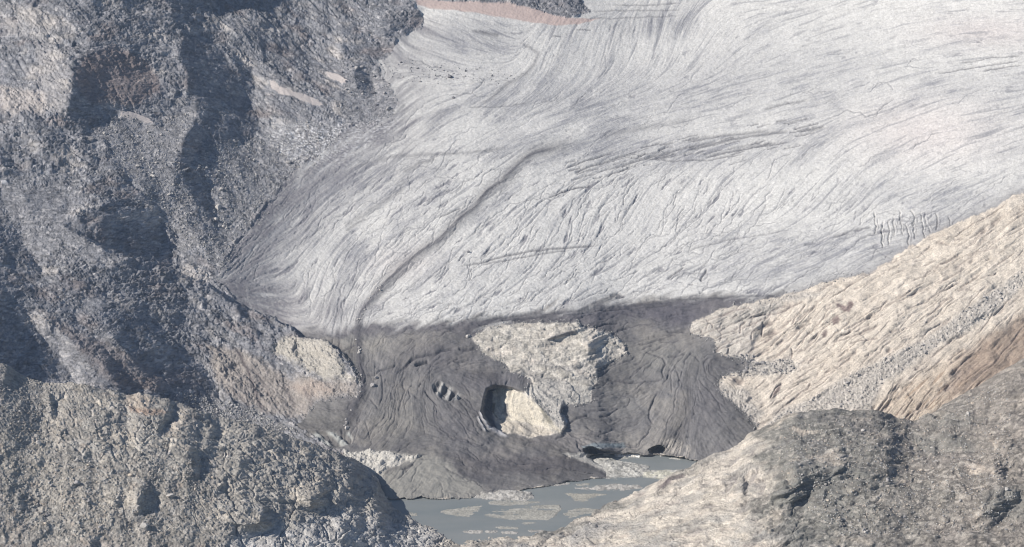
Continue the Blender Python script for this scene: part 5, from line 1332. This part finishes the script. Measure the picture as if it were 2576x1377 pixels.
# ---- blocks of fallen ice at the cave
def ice_block(pts, hgt_, col, label, seed):
    bar_obj(pts, hgt_, col, label, 1.2, "ice_block", "ice block", "fallen ice blocks at the cave mouth", seed)
ice_block(q('K', [(555, 432), (600, 424), (720, 424), (800, 428), (835, 436), (820, 446), (700, 448), (570, 440)]), 5, (.70, .68, .64), "bright white slab of fallen ice lying in front of the ice caves", 61)
ice_block(q('K', [(440, 426), (470, 420), (510, 420), (530, 428), (510, 438), (450, 438)]), 4, (.36, .35, .34), "small rounded grey ice block at the mouth of the left ice cave", 62)
ice_block(q('K', [(700, 418), (760, 408), (850, 408), (930, 415), (965, 428), (860, 436), (760, 430)]), 10, (.24, .225, .215), "dirty brown grey mound of ice between the two ice caves", 63)
ice_block(q('K', [(1025, 428), (1060, 420), (1120, 420), (1135, 430), (1100, 438), (1030, 438)]), 4, (.42, .41, .40), "pale broken ice lump to the right of the right ice cave", 64)

# rubble fringes where rock meets ice
FR = [(OUT[:22] + OUT[-12:], 700, "pale", "loose stones fringing the pale outcrop"), ([(1737, 816), (1740, 839), (1792, 854), (1800, 884), (1832, 899), (1890, 905), (1890, 930), (1824, 944), (1804, 961), (1817, 989), (1847, 1014), (1882, 1049), (1910, 1084)], 500, "grey", "loose stones where the cream slabs meet dark ice"),
      ([(1792, 787), (1837, 769), (1927, 754), (2017, 729), (2067, 709), (2187, 686)], 250, "grey", "loose stones along the top edge of the slabs"),
      ([(985, 292), (950, 312), (880, 322), (830, 362), (790, 402), (740, 434), (700, 484), (660, 534), (620, 584), (590, 614), (570, 650), (550, 700)], 900, "grey", "loose stones melting out along the left ice margin"),
      ([(860, 885), (895, 935), (908, 960), (900, 995), (800, 1010), (760, 1050)], 250, "grey", "loose stones at the toe of the left rock spur")]
for pts, n_, k_, lab in FR:
    pa = np.array(pts); ll = np.concatenate([[0], np.cumsum(np.hypot(*np.diff(pa, axis=0).T))])
    vs, fs, cs, off = [], [], [], 0
    for i in range(n_):
        t = br.random() * ll[-1]; sg = 5 + (14 if "margin" in lab else 0)
        x_, y_ = np.interp(t, ll, pa[:, 0]) + br.gauss(0, sg), np.interp(t, ll, pa[:, 1]) + br.gauss(0, sg * .7)
        p = at(LV, x_, y_); r = .45 + 1.0 * br.random() ** 3
        v, fc_ = tv[br.randrange(4)]; a = br.uniform(0, 6.28); ca, sa = math.cos(a), math.sin(a)
        vs.append(v @ np.array([[ca, sa, 0], [-sa, ca, 0], [0, 0, 1]], f32) * r + np.array([p[0], p[1], p[2] + .2 * r])); fs.append(fc_ + off); off += len(v)
        cs.append(np.repeat(np.array([PALS[k_]], f32) * br.uniform(.7, 1.15), len(v), 0))
    tag(mesh_from("rock_debris", np.concatenate(vs), np.concatenate(fs), np.concatenate(cs), M_ROCK), lab, kind="stuff")
